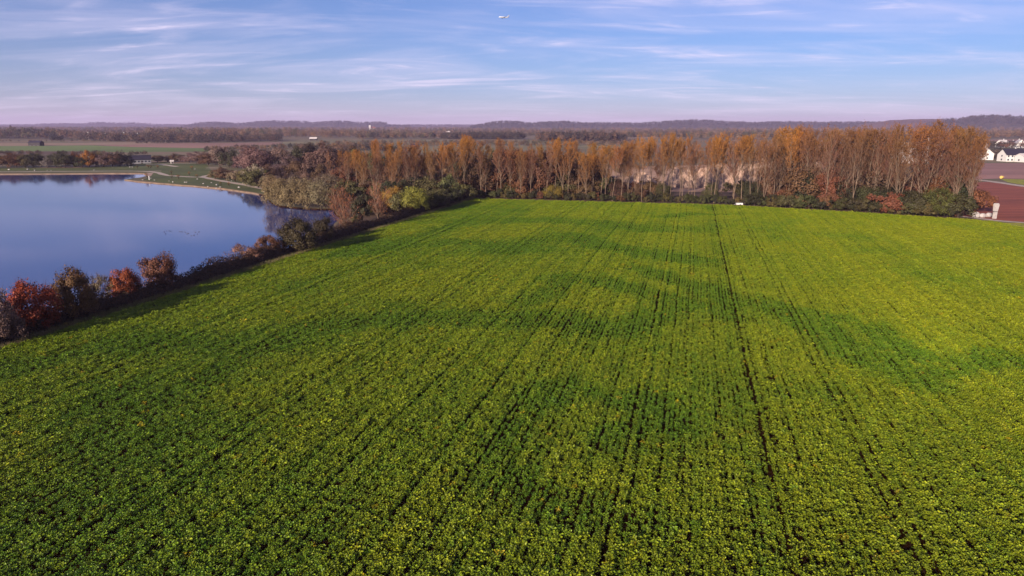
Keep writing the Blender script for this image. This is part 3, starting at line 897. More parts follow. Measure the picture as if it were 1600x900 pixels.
# hedge bushes between field and lake
for px, by, ty, w, kind, v, col, desc in [
    (4, 540, 456, 54, 'near', 0, MAUVE, 'dull brown bush cut by the left picture edge above the hedge'),
    (58, 518, 440, 66, 'near', 1, RED, 'loose red leaved bush on the lakeside hedge'),
    (122, 498, 422, 58, 'near', 2, (0.17, 0.085, 0.03), 'large dark olive and orange bush in the lakeside hedge'),
    (162, 474, 428, 32, 'open', 0, TAN, 'thin pale brown bush between the dark and the red orange bush'),
    (197, 470, 421, 42, 'near', 3, (0.34, 0.075, 0.022), 'red orange domed bush beside the round brown bush'),
    (252, 452, 396, 50, 'near', 4, (0.22, 0.085, 0.045), 'round reddish brown bush standing alone above the hedge'),
    (384, 410, 380, 42, 'open', 1, (0.38, 0.19, 0.12), 'small pale pink brown bush at the lake edge'),
    (420, 399, 369, 36, 'near', 0, (0.20, 0.085, 0.04), 'small rusty bush next to the pale pink one'),
    (468, 394, 343, 56, 'near', 2, (0.075, 0.055, 0.022), 'dark leafy bush in front of the reflections in the lake'),
    (506, 378, 340, 34, 'near', 1, (0.06, 0.042, 0.02), 'narrow dark bush at the head of the lake'),
]:
    plant_px(kind, v, 'bush', px, by, ty, w, col, 'bush', 'bushes along the lakeside hedge', desc)
plant_px('bare', 0, 'bare_tree', 541, 363, 286, 58, (1.25, 0.98, 1.05), 'tree', 'bare trees by the hedge', 'bare pinkish fan shaped tree nearest the head of the lake')
plant_px('bare', 1, 'bare_tree', 592, 347, 282, 52, (1.4, 1.1, 1.1), 'tree', 'bare trees by the hedge', 'bare pale stemmed fan shaped tree beside the yellow green shrub')
plant_px('near', 3, 'shrub', 648, 334, 293, 44, (0.30, 0.28, 0.04), 'shrub', 'bushes along the lakeside hedge', 'yellow green shrub at the end of the hedge')
plant_px('near', 4, 'shrub', 680, 326, 293, 44, OLIVE, 'shrub', 'bushes along the lakeside hedge', 'olive shrub just behind the yellow green shrub')
plant_px('near', 1, 'shrub', 614, 330, 292, 30, (0.40, 0.22, 0.04), 'shrub', 'bushes along the lakeside hedge', 'small amber shrub behind the bare pale stemmed tree')
for k, (px, by, ty, w) in enumerate([(566, 348, 305, 34), (624, 334, 300, 40), (704, 318, 292, 36), (728, 313, 288, 34), (636, 322, 280, 42), (668, 318, 276, 42), (606, 326, 284, 36), (700, 312, 274, 40)]):
    plant_px('shrub', k, 'shrub', px, by, ty, w, vary(OLIVE if k % 2 else DARK, 0.2), 'shrub', 'dark shrubs behind the hedge', 'dark thicket shrub before the field corner')

# pale willows at the water
for k, (px, by, ty, w, col) in enumerate([(436, 322, 281, 46, (0.27, 0.19, 0.085)), (455, 324, 279, 50, (0.29, 0.21, 0.10)), (478, 325, 282, 40, (0.26, 0.185, 0.09)), (502, 326, 281, 50, (0.24, 0.19, 0.10)),
                                     (430, 306, 274, 34, (0.30, 0.20, 0.10)), (524, 326, 289, 36, (0.15, 0.10, 0.05)), (472, 310, 275, 46, TAN), (512, 308, 272, 50, (0.22, 0.16, 0.10))]):
    plant_px('willow', k, 'willow', px, by, ty, w, col, 'tree', 'pale rounded willows by the lake',
             ('pale tan rounded willow reaching down to the water' if by > 320 else 'pale rounded willow behind those at the water'))
for k, (px, by, ty, w, col) in enumerate([(336, 280, 268, 26, TAN), (352, 281, 265, 28, BROWN), (368, 285, 267, 26, (0.28, 0.2, 0.12)), (385, 287, 264, 30, (0.2, 0.16, 0.06)), (400, 290, 257, 34, (0.34, 0.27, 0.18)), (404, 293, 265, 42, OLIVE), (346, 274, 262, 30, BROWN), (420, 296, 272, 26, TAN)]):
    plant_px('shrub', k + 1, 'shrub', px, by, ty, w, col, 'shrub', 'shrubs along the lakeside path', 'small brownish shrub along the pale lakeside path')

# rounded trees of the wood behind the lawn
for k, (px, by, ty, w, col) in enumerate([
    (246, 254, 243, 22, BROWN), (262, 253, 242, 24, MAUVE), (278, 253, 240, 26, BROWN), (296, 254, 240, 28, MAUVE), (312, 256, 237, 30, MAUVE), (326, 258, 238, 32, BROWN), (344, 261, 229, 36, (0.28, 0.2, 0.16)), (358, 262, 234, 32, DARK), (372, 263, 236, 30, (0.07, 0.06, 0.03)),
    (386, 266, 230, 38, (0.24, 0.13, 0.11)), (402, 270, 229, 42, (0.22, 0.125, 0.10)), (418, 266, 232, 36, MAUVE), (436, 268, 231, 42, (0.27, 0.18, 0.14)), (452, 272, 240, 34, MAUVE), (470, 268, 230, 40, DARK), (488, 266, 226, 46, (0.07, 0.045, 0.03)),
    (504, 270, 224, 48, (0.20, 0.11, 0.085)), (520, 268, 230, 40, BROWN), (462, 284, 252, 34, BROWN), (440, 280, 254, 30, MAUVE), (486, 284, 250, 36, (0.22, 0.13, 0.09)), (506, 290, 258, 36, BROWN), (418, 282, 256, 28, BROWN),
    (500, 262, 233, 40, (0.05, 0.04, 0.025)), (480, 262, 236, 36, (0.05, 0.04, 0.03)), (530, 264, 228, 40, MAUVE), (550, 262, 228, 40, BROWN)]):
    plant_px('round', k, 'round_tree', px, by, ty, w, vary(col), 'tree', 'rounded trees of the wood behind the lawn', 'rounded autumn tree in the wood behind the lawn')

# trees on the far shore
for k, (px, by, ty, w, col) in enumerate([
    (-30, 262.5, 240, 34, BROWN), (-8, 262.5, 241, 30, DARK), (12, 262.5, 239, 32, (0.15, 0.07, 0.035)), (26, 262, 240, 28, RUST), (40, 262, 242, 24, (0.13, 0.10, 0.03)), (52, 262, 238, 28, DARK), (64, 261, 240, 24, OLIVE), (74, 262, 245, 18, (0.26, 0.2, 0.18)),
    (88, 261.5, 237, 30, DARK), (102, 262, 238, 30, (0.07, 0.06, 0.025)), (116, 261, 241, 24, RUST), (128, 262, 244, 22, DARK), (140, 261.5, 235, 24, ORANGE), (150, 260.5, 239, 24, (0.16, 0.10, 0.04)), (162, 261, 239, 26, MAUVE), (176, 260.5, 239, 28, BROWN), (188, 260, 240, 22, DARK), (199, 259.5, 239, 24, (0.05, 0.04, 0.025)), (120, 260, 237, 16, RUST), (158, 259, 238, 20, TAN)]):
    plant_px('round', k + 2, 'round_tree', px, by, ty, w, vary(col, 0.08), 'tree', 'rounded trees on the far shore',
             'bright orange tree on the far lake shore' if col == ORANGE else {DARK: 'dark rounded tree', RUST: 'rust brown tree', BROWN: 'brown rounded tree', MAUVE: 'dull mauve tree', OLIVE: 'olive tree', TAN: 'pale tan tree'}.get(col, 'brownish rounded tree') + ' on the far lake shore')
for k, (px, by, ty) in enumerate([(269, 280, 271.5), (279, 280, 272), (296, 275, 268), (268, 272.5, 266), (230, 279.5, 270), (232, 263, 257), (215, 263.5, 258), (300, 266.5, 258), (308, 278, 272), (345, 290, 283), (358, 292, 284), (247, 264, 257.5), (236, 264, 258)]):
    plant_px('sapling', k, 'sapling', px, by, ty, 5.0, (0.34, 0.16, 0.04) if k % 3 else (0.2, 0.15, 0.05), 'sapling', 'young trees on the lakeside lawn', 'thin young tree on the lakeside lawn')

# ------------- the tall poplar wood along the far side of the field
prof_x = [500, 540, 560, 600, 640, 680, 720, 760, 800, 850, 880, 910, 960, 1020, 1060, 1100, 1150, 1200, 1240, 1300, 1350, 1400, 1450, 1500, 1530, 1545]
prof_y = [236, 233, 228, 222, 224, 228, 216, 220, 226, 224, 212, 222, 222, 212, 213, 216, 208, 205, 199, 204, 194, 197, 194, 203, 214, 226]
edge_x = [500, 560, 640, 742, 900, 1130, 1330, 1525]
edge_y = [312, 318, 318, 311, 315.5, 321, 332.5, 345]
AMBER_AT = [620, 722, 735, 880, 1012, 1050, 1120, 1165, 560, 705, 920, 940, 1230]
random.seed(21)
poplars = []
def add_poplar(px, back, ty, dv, front):
    ey = np.interp(px, edge_x, edge_y)
    p = gp(px, ey); p.y += back; p.x = (px - 800) / px_m(p)
    H = height_at(p, ty)
    amber = min(abs(px - a) for a in AMBER_AT) < 14
    col = vary((1.25, 1.12, 0.75) if amber else (random.choice([(0.95, 0.85, 0.95), (0.85, 0.75, 0.9), (1.05, 0.9, 0.8), (1.0, 0.95, 0.7)]) if px < 1180 else random.choice([(0.8, 0.72, 0.85), (0.85, 0.78, 1.0), (0.95, 0.85, 0.85), (0.75, 0.75, 0.8)])), 0.1)
    v = random.choice([0, 3, 7, 8]) if amber else random.randrange(10)
    W = 26 * random.uniform(0.55, 0.92) * H / 26
    H *= random.uniform(0.93, 1.02)
    d = ('amber topped' if amber else ('several stemmed' if v in (2, 4, 5, 7, 9) else 'single stemmed')) + ' poplar'
    plant('poplar', v, 'poplar_tree', p, H, W, col, 'tree', 'poplars', (d, px, front))
x = 548.0
while x < 1520:                                   # front row
    add_poplar(x + random.uniform(-4, 4), random.uniform(6, 16), np.interp(x, prof_x, prof_y) + abs(random.gauss(0, 6.5)), 0, 'front')
    x += random.uniform(8, 16) if x < 1180 else random.uniform(8, 13)
x = 520.0
while x < 1522:                                   # deeper in the wood
    if not (1400 < x < 1436 and random.random() < 0.6): add_poplar(x + random.uniform(-4, 4), random.uniform(18, 44), np.interp(x, prof_x, prof_y) + abs(random.gauss(0, 5)) - 1, 0, 'second')
    x += random.uniform(14, 24) if 1030 < x < 1180 else (random.uniform(10, 16) if x < 1030 else random.uniform(8, 13))
x = 900.0
while x < 1380:                                   # back rows, behind the pit on the left and dense on the right
    if not (925 < x < 1190):
        add_poplar(x + random.uniform(-4, 4), random.uniform(50, 85), np.interp(x, prof_x, prof_y) + abs(random.gauss(0, 7)) + 3, 0, 'rear')
    else:
        add_poplar(x + random.uniform(-4, 4), random.uniform(110, 135), np.interp(x, prof_x, prof_y) + abs(random.gauss(0, 7)) + 6, 0, 'rear')
    x += random.uniform(16, 26)

k0 = 0
x = 745.0
while x < 1496:                                   # brown trees between the poplars
    ey = float(np.interp(x, edge_x, edge_y))
    p = gp(x, ey); p.y += random.uniform(10, 44)
    p.x = (x - 800) / px_m(p)
    heaps_here = 930 < x < 1195
    hh = random.uniform(5, 8) if heaps_here else (random.uniform(8, 11) if 1388 < x < 1445 else random.uniform(9, 19))
    if not (heaps_here and (random.random() < 0.6 or x > 1030)):
        plant('round', k0, 'round_tree', p, hh, hh * random.uniform(0.7, 1.05), vary(random.choice([BROWN, (0.20, 0.10, 0.055), (0.22, 0.12, 0.07), RUST, (0.12, 0.06, 0.035)]), 0.2), 'tree', 'poplars', ('brown rounded tree', x, 'second'))
    x += random.uniform(7, 12); k0 += 1
x = 540.0
while x < 930:                                    # brown trees behind the lake end of the wood
    ey = float(np.interp(x, edge_x, edge_y))
    p = gp(x, ey); p.y += random.uniform(45, 110)
    p.x = (x - 800) / px_m(p)
    plant('round', k0, 'round_tree', p, random.uniform(11, 16), random.uniform(9, 13), vary(random.choice([BROWN, MAUVE, (0.22, 0.12, 0.06), RUST, OLIVE]), 0.15), 'tree', 'poplars', ('brown rounded tree', x, 'rear'))
    x += random.uniform(8, 14); k0 += 1
# understorey along the field edge
x = 744.0
k = 0
while x < 1512:
    ey = float(np.interp(x, edge_x, edge_y))
    p = gp(x, ey - 1.2); p.y += random.uniform(1.5, 5)
    big = x > 1380
    h = random.uniform(3.0, 5.5) * (1.35 if big else 1.0) * (0.65 if x < 1180 else 1)
    c_ = vary(random.choice([DARK, DARK, (0.075, 0.075, 0.022), OLIVE, (0.14, 0.10, 0.03), RUST if random.random() < 0.4 else DARK]), 0.2)
    plant('shrub', k, 'shrub', p, h, h * random.uniform(1.0, 1.5), c_, 'shrub', 'edge shrubs', ('dark shrub', x, 'edge'))
    x += random.uniform(6.5, 11.5); k += 1
for px, by, ty, w, col, d in [(866, 313, 290, 30, (0.30, 0.20, 0.03), 'yellowing shrub'), (1480, 341, 292, 52, (0.13, 0.125, 0.025), 'tall olive shrub'), (1520, 340, 270, 50, (0.06, 0.07, 0.024), 'tall dark green shrub'), (1440, 336, 296, 44, DARK, 'tall dark green shrub'),
                              (1265, 325, 268, 34, (0.045, 0.05, 0.02), 'dark evergreen shrub'), (1330, 328, 282, 46, DARK, 'tall dark green shrub'), (1370, 331, 290, 44, (0.09, 0.085, 0.03), 'tall olive shrub'), (1180, 320, 282, 36, DARK, 'tall dark green shrub'), (1535, 336, 296, 30, (0.06, 0.065, 0.022), 'tall dark green shrub'), (1405, 333, 288, 40, DARK, 'tall dark green shrub'), (1295, 326, 288, 40, (0.06, 0.05, 0.02), 'tall dark green shrub'), (1115, 317, 284, 26, OLIVE, 'olive shrub'), (1040, 315, 286, 26, (0.09, 0.08, 0.03), 'olive shrub')]:
    p = gp(px, by); p.y += 12 if px > 1510 else 5
    plant('willow', k, 'shrub', p, height_at(p, ty), w / px_m(p), vary(col, 0.1), 'shrub', 'edge shrubs', (d, px, 'edge')); k += 1
# brown thicket deeper under the poplars
random.seed(33)
x = 530.0
while x < 1520:
    ey = float(np.interp(x, edge_x, edge_y))
    p = gp(x, ey); p.y += random.uniform(14, 40)
    if 930 < x < 1190 and random.random() < 0.55:
        x += random.uniform(10, 18); continue
    h = random.uniform(4, 8)
    p.x = (x - 800) / px_m(p)
    plant('shrub', k, 'shrub', p, h, h * random.uniform(1.3, 1.9), vary(random.choice([BROWN, RUST, (0.2, 0.11, 0.05), OLIVE]), 0.2), 'shrub', 'thicket shrubs', ('brown shrub', x, 'inside'))
    x += random.uniform(9, 15); k += 1

# thicket between the hedge and the lake end of the wood
random.seed(44)
for j in range(75):
    px = random.uniform(520, 735)
    ymax = float(np.interp(px, [520, 560, 640, 742], [366, 352, 330, 311])) - 3
    ymin = float(np.interp(px, [520, 536, 560, 742], [330, 300, 284, 290]))
    py = random.uniform(ymin, ymax)
    if px < 545 and py > 322: continue
    p = gp(px, py)
    h = random.uniform(3.5, 7.5) * (0.7 if py > ymax - 8 else 1)
    plant('shrub', j, 'shrub', p, h, h * random.uniform(0.9, 1.4), vary(random.choice([DARK, DARK, BROWN, OLIVE, (0.10, 0.06, 0.035), RUST]), 0.2), 'shrub', 'thicket shrubs', ('thicket shrub', px, 'hedge'))
# brown growth in and behind the gravel pit
for j in range(90):
    px = random.uniform(780, 1400)
    p = gp(px, random.uniform(256, 292))
    if p.y < gp(px, float(np.interp(px, edge_x, edge_y))).y + 22: continue
    if 1035 < px < 1195 and random.random() < 0.75: continue
    h = random.uniform(2, 4.5) if 925 < px < 1195 else random.uniform(5, 10)
    plant('shrub', j, 'shrub', p, h, h * random.uniform(0.9, 1.5), vary(random.choice([BROWN, RUST, (0.24, 0.12, 0.05), (0.18, 0.09, 0.05), (0.28, 0.15, 0.07)]), 0.2), 'shrub', 'thicket shrubs', ('rusty shrub', px, 'pit'))

# ------------------------------------------------------------------ hedge
hedge = empty('hedge', (0, 0, 0))
b = MB()
L0, L1 = left_a - ldir * 40, left_b + ldir * 1.0
nrm = Vector((-ldir.y, ldir.x, 0))
if nrm.x > 0: nrm = -nrm
length = (L1 - L0).length
nseg = 260
core = MB()
prof_h = [2.4 + 0.8 * math.sin(i * 0.21) * math.sin(i * 0.077 + 1) + random.uniform(-0.55, 0.55) for i in range(nseg + 1)]
P, Nn, S, T = [], [], [], []
rings = []
for i in range(nseg + 1):
    c0 = L0.lerp(L1, i / nseg) + nrm * (4.1 + 0.5 * math.sin(i * 0.13))
    h = prof_h[i]
    ring = []
    for q in range(7):
        a = math.pi * q / 6
        ring.append(c0 + nrm * (math.cos(a) * 1.55) + Vector((0, 0, -0.25 + math.sin(a) * h * 0.78)))
    rings.append(ring)
    for q in range(230):
        a = random.uniform(-0.1, math.pi + 0.1)
        rr = random.uniform(0.78, 1.06) if random.random() < 0.97 else random.uniform(1.05, 1.15)
        along = random.uniform(-0.6, 0.6) * length / nseg
        pt = c0 + ldir * along + nrm * (math.cos(a) * 1.95 * rr) + Vector((0, 0, max(0.03, math.sin(a) * h * rr + random.gauss(0, 0.12))))
        P.append(pt); Nn.append(nrm * math.cos(a) + Vector((0, 0, math.sin(a))) + Vector((random.gauss(0, .5), random.gauss(0, .5), random.gauss(0, .5))))
        S.append(random.uniform(0.16, 0.42)); T.append(random.random() ** 1.5)
core.add([v for r_ in rings for v in r_], [(i * 7 + q, i * 7 + q + 1, (i + 1) * 7 + q + 1, (i + 1) * 7 + q) for i in range(nseg) for q in range(6)])
b.leaves(np.array([tuple(p) for p in P]), np.array([tuple(p) for p in Nn]), np.array(S), np.array(T), 0, 0.6)
f_o = b.build('foliage', M['hedge'], hedge)
c_o = core.build('branches', M['bark_dark'], hedge)
tag(hedge, 'long low dark hedge between the lake and the green field', 'hedge')
def grass_tuft(seed):
    r_ = random.Random(seed); b_ = MB()
    for q in range(16):
        a = r_.uniform(0, 6.28); x0, y0 = r_.gauss(0, 0.12), r_.gauss(0, 0.12)
        h = r_.uniform(0.25, 0.75); l_ = r_.uniform(0.05, 0.3)
        w = 0.018
        b_.add([(x0 - w * math.sin(a), y0 + w * math.cos(a), 0), (x0 + w * math.sin(a), y0 - w * math.cos(a), 0), (x0 + l_ * math.cos(a), y0 + l_ * math.sin(a), h)], [(0, 1, 2)], 0, r_.random())
    return b_.mesh('grass_tuft', [M['far_leaf']])
tufts = [grass_tuft(800 + q) for q in range(5)]
rg = np.random.default_rng(12)
ng = 9000
ta = rg.random(ng); tb = 0.1 + np.abs(rg.normal(0, 0.9, ng)) - 0.5 * (rg.random(ng) < 0.25)
gx = L0.x + (L1.x - L0.x) * ta + nrm.x * tb; gy = L0.y + (L1.y - L0.y) * ta + nrm.y * tb
gc = np.array([(0.20, 0.15, 0.06), (0.13, 0.14, 0.035), (0.26, 0.19, 0.09)])[rg.integers(0, 3, ng)]
scatter('verge_grass', np.stack([gx, gy, np.full(ng, 0.01)], 1), np.stack([np.zeros(ng), np.zeros(ng), rg.uniform(0, 6.28, ng)], 1), np.repeat(rg.uniform(0.6, 1.3, ng)[:, None], 3, 1), rg.integers(0, 5, ng), gc, tufts, 'dry grass verge between the hedge and the crop', 'grass')
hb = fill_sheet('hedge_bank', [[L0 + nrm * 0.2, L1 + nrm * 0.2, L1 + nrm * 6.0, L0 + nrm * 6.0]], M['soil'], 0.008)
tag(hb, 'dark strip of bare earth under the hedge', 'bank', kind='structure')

# ------------------------------------------------------------------ far woods (masses) seen through the haze
far_protos = []
for s in range(6):
    t_, c_, h_ = round_tree(600 + s, 1.0, 0.72, 0.085, 300, 0.05, 22, 20, irregular=0.25)
    me = c_.copy(); me.name = 'far_tree'
    me.materials.clear(); me.materials.append(M['far_leaf']); me.materials.append(M['far_leaf'])
    far_protos.append(me)
def belt(name, line, tops, rows_m, per_px, cols, label, seed):
    r_ = random.Random(seed)
    pts, rot_, sc_, id_, co_ = [], [], [], [], []
    xs = [p[0] for p in line]; ys = [p[1] for p in line]
    tx = [p[0] for p in tops]; ty = [p[1] for p in tops]
    n = int((xs[-1] - xs[0]) * per_px)
    for i in range(n):
        px = r_.uniform(xs[0], xs[-1])
        p = gp(px, float(np.interp(px, xs, ys)))
        H = max(5, height_at(p, float(np.interp(px, tx, ty)))) * r_.uniform(0.55, 1.0)
        p.y += r_.uniform(0, rows_m); p.x = (px - 800) / px_m(p)
        w = H * r_.uniform(0.75, 1.25)
        if H < 12: w *= 1.2
        pts.append((p.x, p.y, 0)); rot_.append((0, 0, r_.uniform(0, 6.28))); sc_.append((w, w, H)); id_.append(r_.randrange(6))
        c = r_.choice(cols); f = r_.uniform(0.75, 1.25)
        co_.append([q * f for q in c])
    scatter(name, pts, rot_, sc_, id_, co_, far_protos, label, 'woodland')
mixed = [(0.21, 0.115, 0.075), (0.16, 0.095, 0.06), (0.26, 0.17, 0.11), (0.07, 0.06, 0.04), (0.24, 0.13, 0.06), (0.10, 0.09, 0.05)]
darkw = [(0.04, 0.035, 0.03), (0.06, 0.045, 0.035), (0.09, 0.06, 0.04), (0.12, 0.08, 0.06)]
belt('woodland', [(-300, 218), (20, 217.5), (130, 218.5)], [(-300, 197), (60, 198), (130, 203)], 260, 1.5, mixed + [darkw[0]], 'mixed brown woodland above the dark barn', 1)
belt('woodland', [(80, 220.5), (98, 220.5)], [(80, 208), (98, 209)], 25, 1.2, darkw[:2], 'dark clump of trees on the tan field', 2)
belt('woodland', [(125, 220), (200, 222), (330, 223), (440, 221)], [(125, 205), (330, 208), (440, 208)], 160, 1.6, darkw + mixed[:2], 'dark tree belt above the pinkish stubble field', 3)
belt('woodland', [(230, 216), (420, 216.5), (640, 215)], [(230, 199), (420, 200), (520, 202), (640, 203)], 700, 1.7, mixed, 'hazy brown woodland below the low hills', 4)
belt('woodland', [(210, 224.6), (330, 223.5)], [(210, 219.5), (330, 216)], 20, 0.7, darkw, 'low dark bushes along the pinkish field', 5)
belt('woodland', [(560, 218), (640, 217), (720, 217)], [(560, 204), (640, 205), (720, 207)], 200, 1.1, mixed + darkw[:2], 'loose trees behind the dull green meadow', 6)
belt('woodland', [(690, 217.5), (822, 218)], [(690, 206), (800, 204), (822, 207)], 140, 2.4, darkw, 'dark wood block behind the dull meadow', 7)
belt('woodland', [(840, 221), (976, 221)], [(840, 205), (950, 204), (976, 207)], 160, 2.6, darkw[:3] + mixed[:1], 'square dark wood block behind the poplars', 8)
belt('woodland', [(-300, 205.5), (300, 206), (800, 206.5), (1300, 207), (1800, 207)], [(-300, 196.5), (300, 197.5), (800, 199), (1300, 199), (1800, 196)], 1500, 1.3, mixed, 'far hazy woods on the plain below the hills', 9)
belt('woodland', [(960, 217), (1200, 219), (1450, 220)], [(960, 205), (1200, 204), (1450, 206)], 500, 1.2, mixed + darkw[:1], 'hazy woods glimpsed over the poplar tops', 10)
belt('woodland', [(1420, 216.5), (1600, 216), (1800, 216)], [(1420, 205), (1600, 203), (1800, 203)], 400, 1.6, mixed + [(0.12, 0.07, 0.06)], 'brown woods behind the village', 11)
belt('woodland', [(1500, 232), (1800, 233)], [(1500, 219), (1800, 220)], 60, 0.55, darkw[1:] + [(0.2, 0.08, 0.05)], 'garden trees among the village houses', 12)
belt('woodland', [(1530, 248.5), (1800, 250)], [(1530, 232), (1800, 234)], 40, 0.38, darkw + [(0.2, 0.09, 0.06)], 'garden trees behind the white houses', 13)
belt('woodland', [(320, 238), (440, 233), (560, 235), (640, 240)], [(320, 229), (440, 224), (560, 222), (640, 228)], 60, 0.8, mixed + darkw[:2], 'loose trees at the back of the lakeside wood', 14)
belt('woodland', [(-300, 242), (0, 242), (130, 242), (230, 243)], [(-300, 238), (130, 238), (230, 239)], 10, 0.35, darkw + mixed[:1], 'low scrub behind the trees on the far shore', 15)
belt('woodland', [(1180, 262), (1340, 262), (1380, 262)], [(1180, 232), (1340, 224), (1380, 228)], 60, 0.3, [(0.2, 0.1, 0.06), (0.16, 0.08, 0.05), (0.08, 0.05, 0.03)], 'brown trees deep behind the poplar wood', 16)

belt('woodland', [(500, 229), (700, 229), (1000, 229)], [(500, 221), (700, 219), (1000, 219)], 160, 0.75, mixed + darkw[2:], 'loose field trees on the dull meadow', 17)
belt('woodland', [(-300, 211), (500, 211), (1000, 211), (1500, 212)], [(-300, 203), (500, 203.5), (1000, 203), (1500, 203)], 350, 0.55, mixed + darkw[2:], 'broken tree lines far out on the plain', 18)
belt('woodland', [(-300, 222), (100, 221.8), (210, 221.5)], [(-300, 218), (210, 218)], 60, 0.25, mixed + darkw[2:], 'low bushes at the rim of the tan field', 19)
for vs, nx, rows, dist, seed, lab, wooded in HILLS:
    if not wooded: continue
    r_ = random.Random(seed)
    pts, rot_, sc_, id_, co_ = [], [], [], [], []
    for q in range(nx * 5):
        i, j = r_.randrange(nx - 1), r_.randrange(1, 6)
        a, b_ = vs[j * nx + i], vs[(j + 1) * nx + i + 1]
        t = r_.random()
        z = a[2] + (b_[2] - a[2]) * t
        if z < 2 or abs(a[0]) > 0.95 * a[1]: continue
        H = r_.uniform(11, 21); w = H * r_.uniform(0.9, 1.6)
        pts.append((a[0] + (b_[0] - a[0]) * r_.random(), a[1] + (b_[1] - a[1]) * t, z - 1.5)); rot_.append((0, 0, r_.uniform(0, 6.28))); sc_.append((w, w, H)); id_.append(r_.randrange(6))
        c = r_.choice([(0.045, 0.045, 0.035), (0.06, 0.05, 0.035), (0.09, 0.065, 0.05), (0.035, 0.04, 0.03)])
        co_.append(c)
    if pts: scatter('woodland', pts, rot_, sc_, id_, co_, far_protos, 'woods on the ' + lab, 'woodland')
for k, (y0, t0, pp) in enumerate([(202.2, 197.0, 1.8), (208.5, 201.5, 1.9), (213.5, 206.0, 1.3)]):
    belt('woodland', [(-300, y0), (700, y0), (1800, y0)], [(-300, t0), (700, t0 + 0.4), (1800, t0)], (900, 420, 200)[k], pp, mixed + darkw[2:], ('farthest', 'middle', 'nearest')[k] + ' of three broken belts of hazy trees on the plain', 30 + k)
# ------------------------------------------------------------------ gravel heaps
def heap(px, by, ty, wpx, label, seed, mat='sand'):
    r_ = np.random.default_rng(seed)
    p = gp(px, by); H = height_at(p, ty); W = wpx / px_m(p)
    b = MB(); nr, na = 16, 56
    vs = [(0, 0, H)]
    ridge = r_.uniform(1.0, 1.7); ph = r_.uniform(0, 6.28)
    tt, kk = np.meshgrid(np.arange(1, nr + 1) / nr, np.arange(na), indexing='ij')
    aa = 2 * math.pi * kk / na
    rr = tt * W / 2 * (1 + 0.10 * np.sin(3 * aa + ph) + 0.03 * r_.normal(size=tt.shape))
    lump = fbm(rr * np.cos(aa) / 2.2 + 40.0 * seed, rr * np.sin(aa) / 2.2 + 90.0, 300 + seed, 3) - 0.5
    zz = H * (1 - tt ** 2.3) * (1 + 0.10 * np.sin(2 * aa + ph) * tt + 0.05 * np.sin(5 * aa + ph * 2)) + lump * 3.4 * np.minimum(1, 2.2 * (1 - tt)) + r_.normal(size=tt.shape) * 0.10
    zz[-1] = -0.2
    vs += list(zip((rr * np.cos(aa)).ravel().tolist(), (rr * np.sin(aa) / ridge).ravel().tolist(), zz.ravel().tolist()))
    fs = [(0, 1 + k, 1 + (k + 1) % na) for k in range(na)]
    for i in range(nr - 1):
        for k in range(na):
            a_, b_ = 1 + i * na + k, 1 + i * na + (k + 1) % na
            fs.append((a_, a_ + na, b_ + na, b_))
    b.add(vs, fs)
    o = b.build('gravel_heap', M[mat])
    o.location = (p.x, p.y, 0.05)
    return tag(o, label, 'gravel heap', 'pale gravel heaps behind the poplars')
heap(1115, 292, 258, 78, 'broad pale gravel heap with rounded top behind the middle poplars', 1)
heap(1160, 293, 259, 60, 'pale gravel heap adjoining the broadest heap towards the village', 2)
heap(1065, 291, 262, 60, 'pale gravel heap adjoining the broadest heap on its lake side', 3)
heap(938, 296, 268, 44, 'flat pale gravel heap nearest the yellowing shrub', 4)
heap(975, 298, 283, 50, 'low pale gravel heap in front of the gap in the poplars', 5)
heap(1272, 290, 256, 56, 'pale heap glimpsed between the tall trunks beside the dark evergreen shrub', 6)
heap(1190, 286, 251, 46, 'narrow pale heap farthest back beside the broadest heap', 7)
heap(858, 296, 283, 34, 'small pale heap glimpsed behind the yellowing shrub', 8)
heap(1030, 297, 286, 36, 'small low heap between the low flat heap and the larger ones', 9)

heap(905, 295, 277, 46, 'low pale heap between the flat heap and the yellowing shrub', 10)
heap(1000, 292, 272, 60, 'long low pale heap in the middle of the pit', 11)
heap(1225, 291, 264, 50, 'pale heap behind the tallest front trunks', 12)
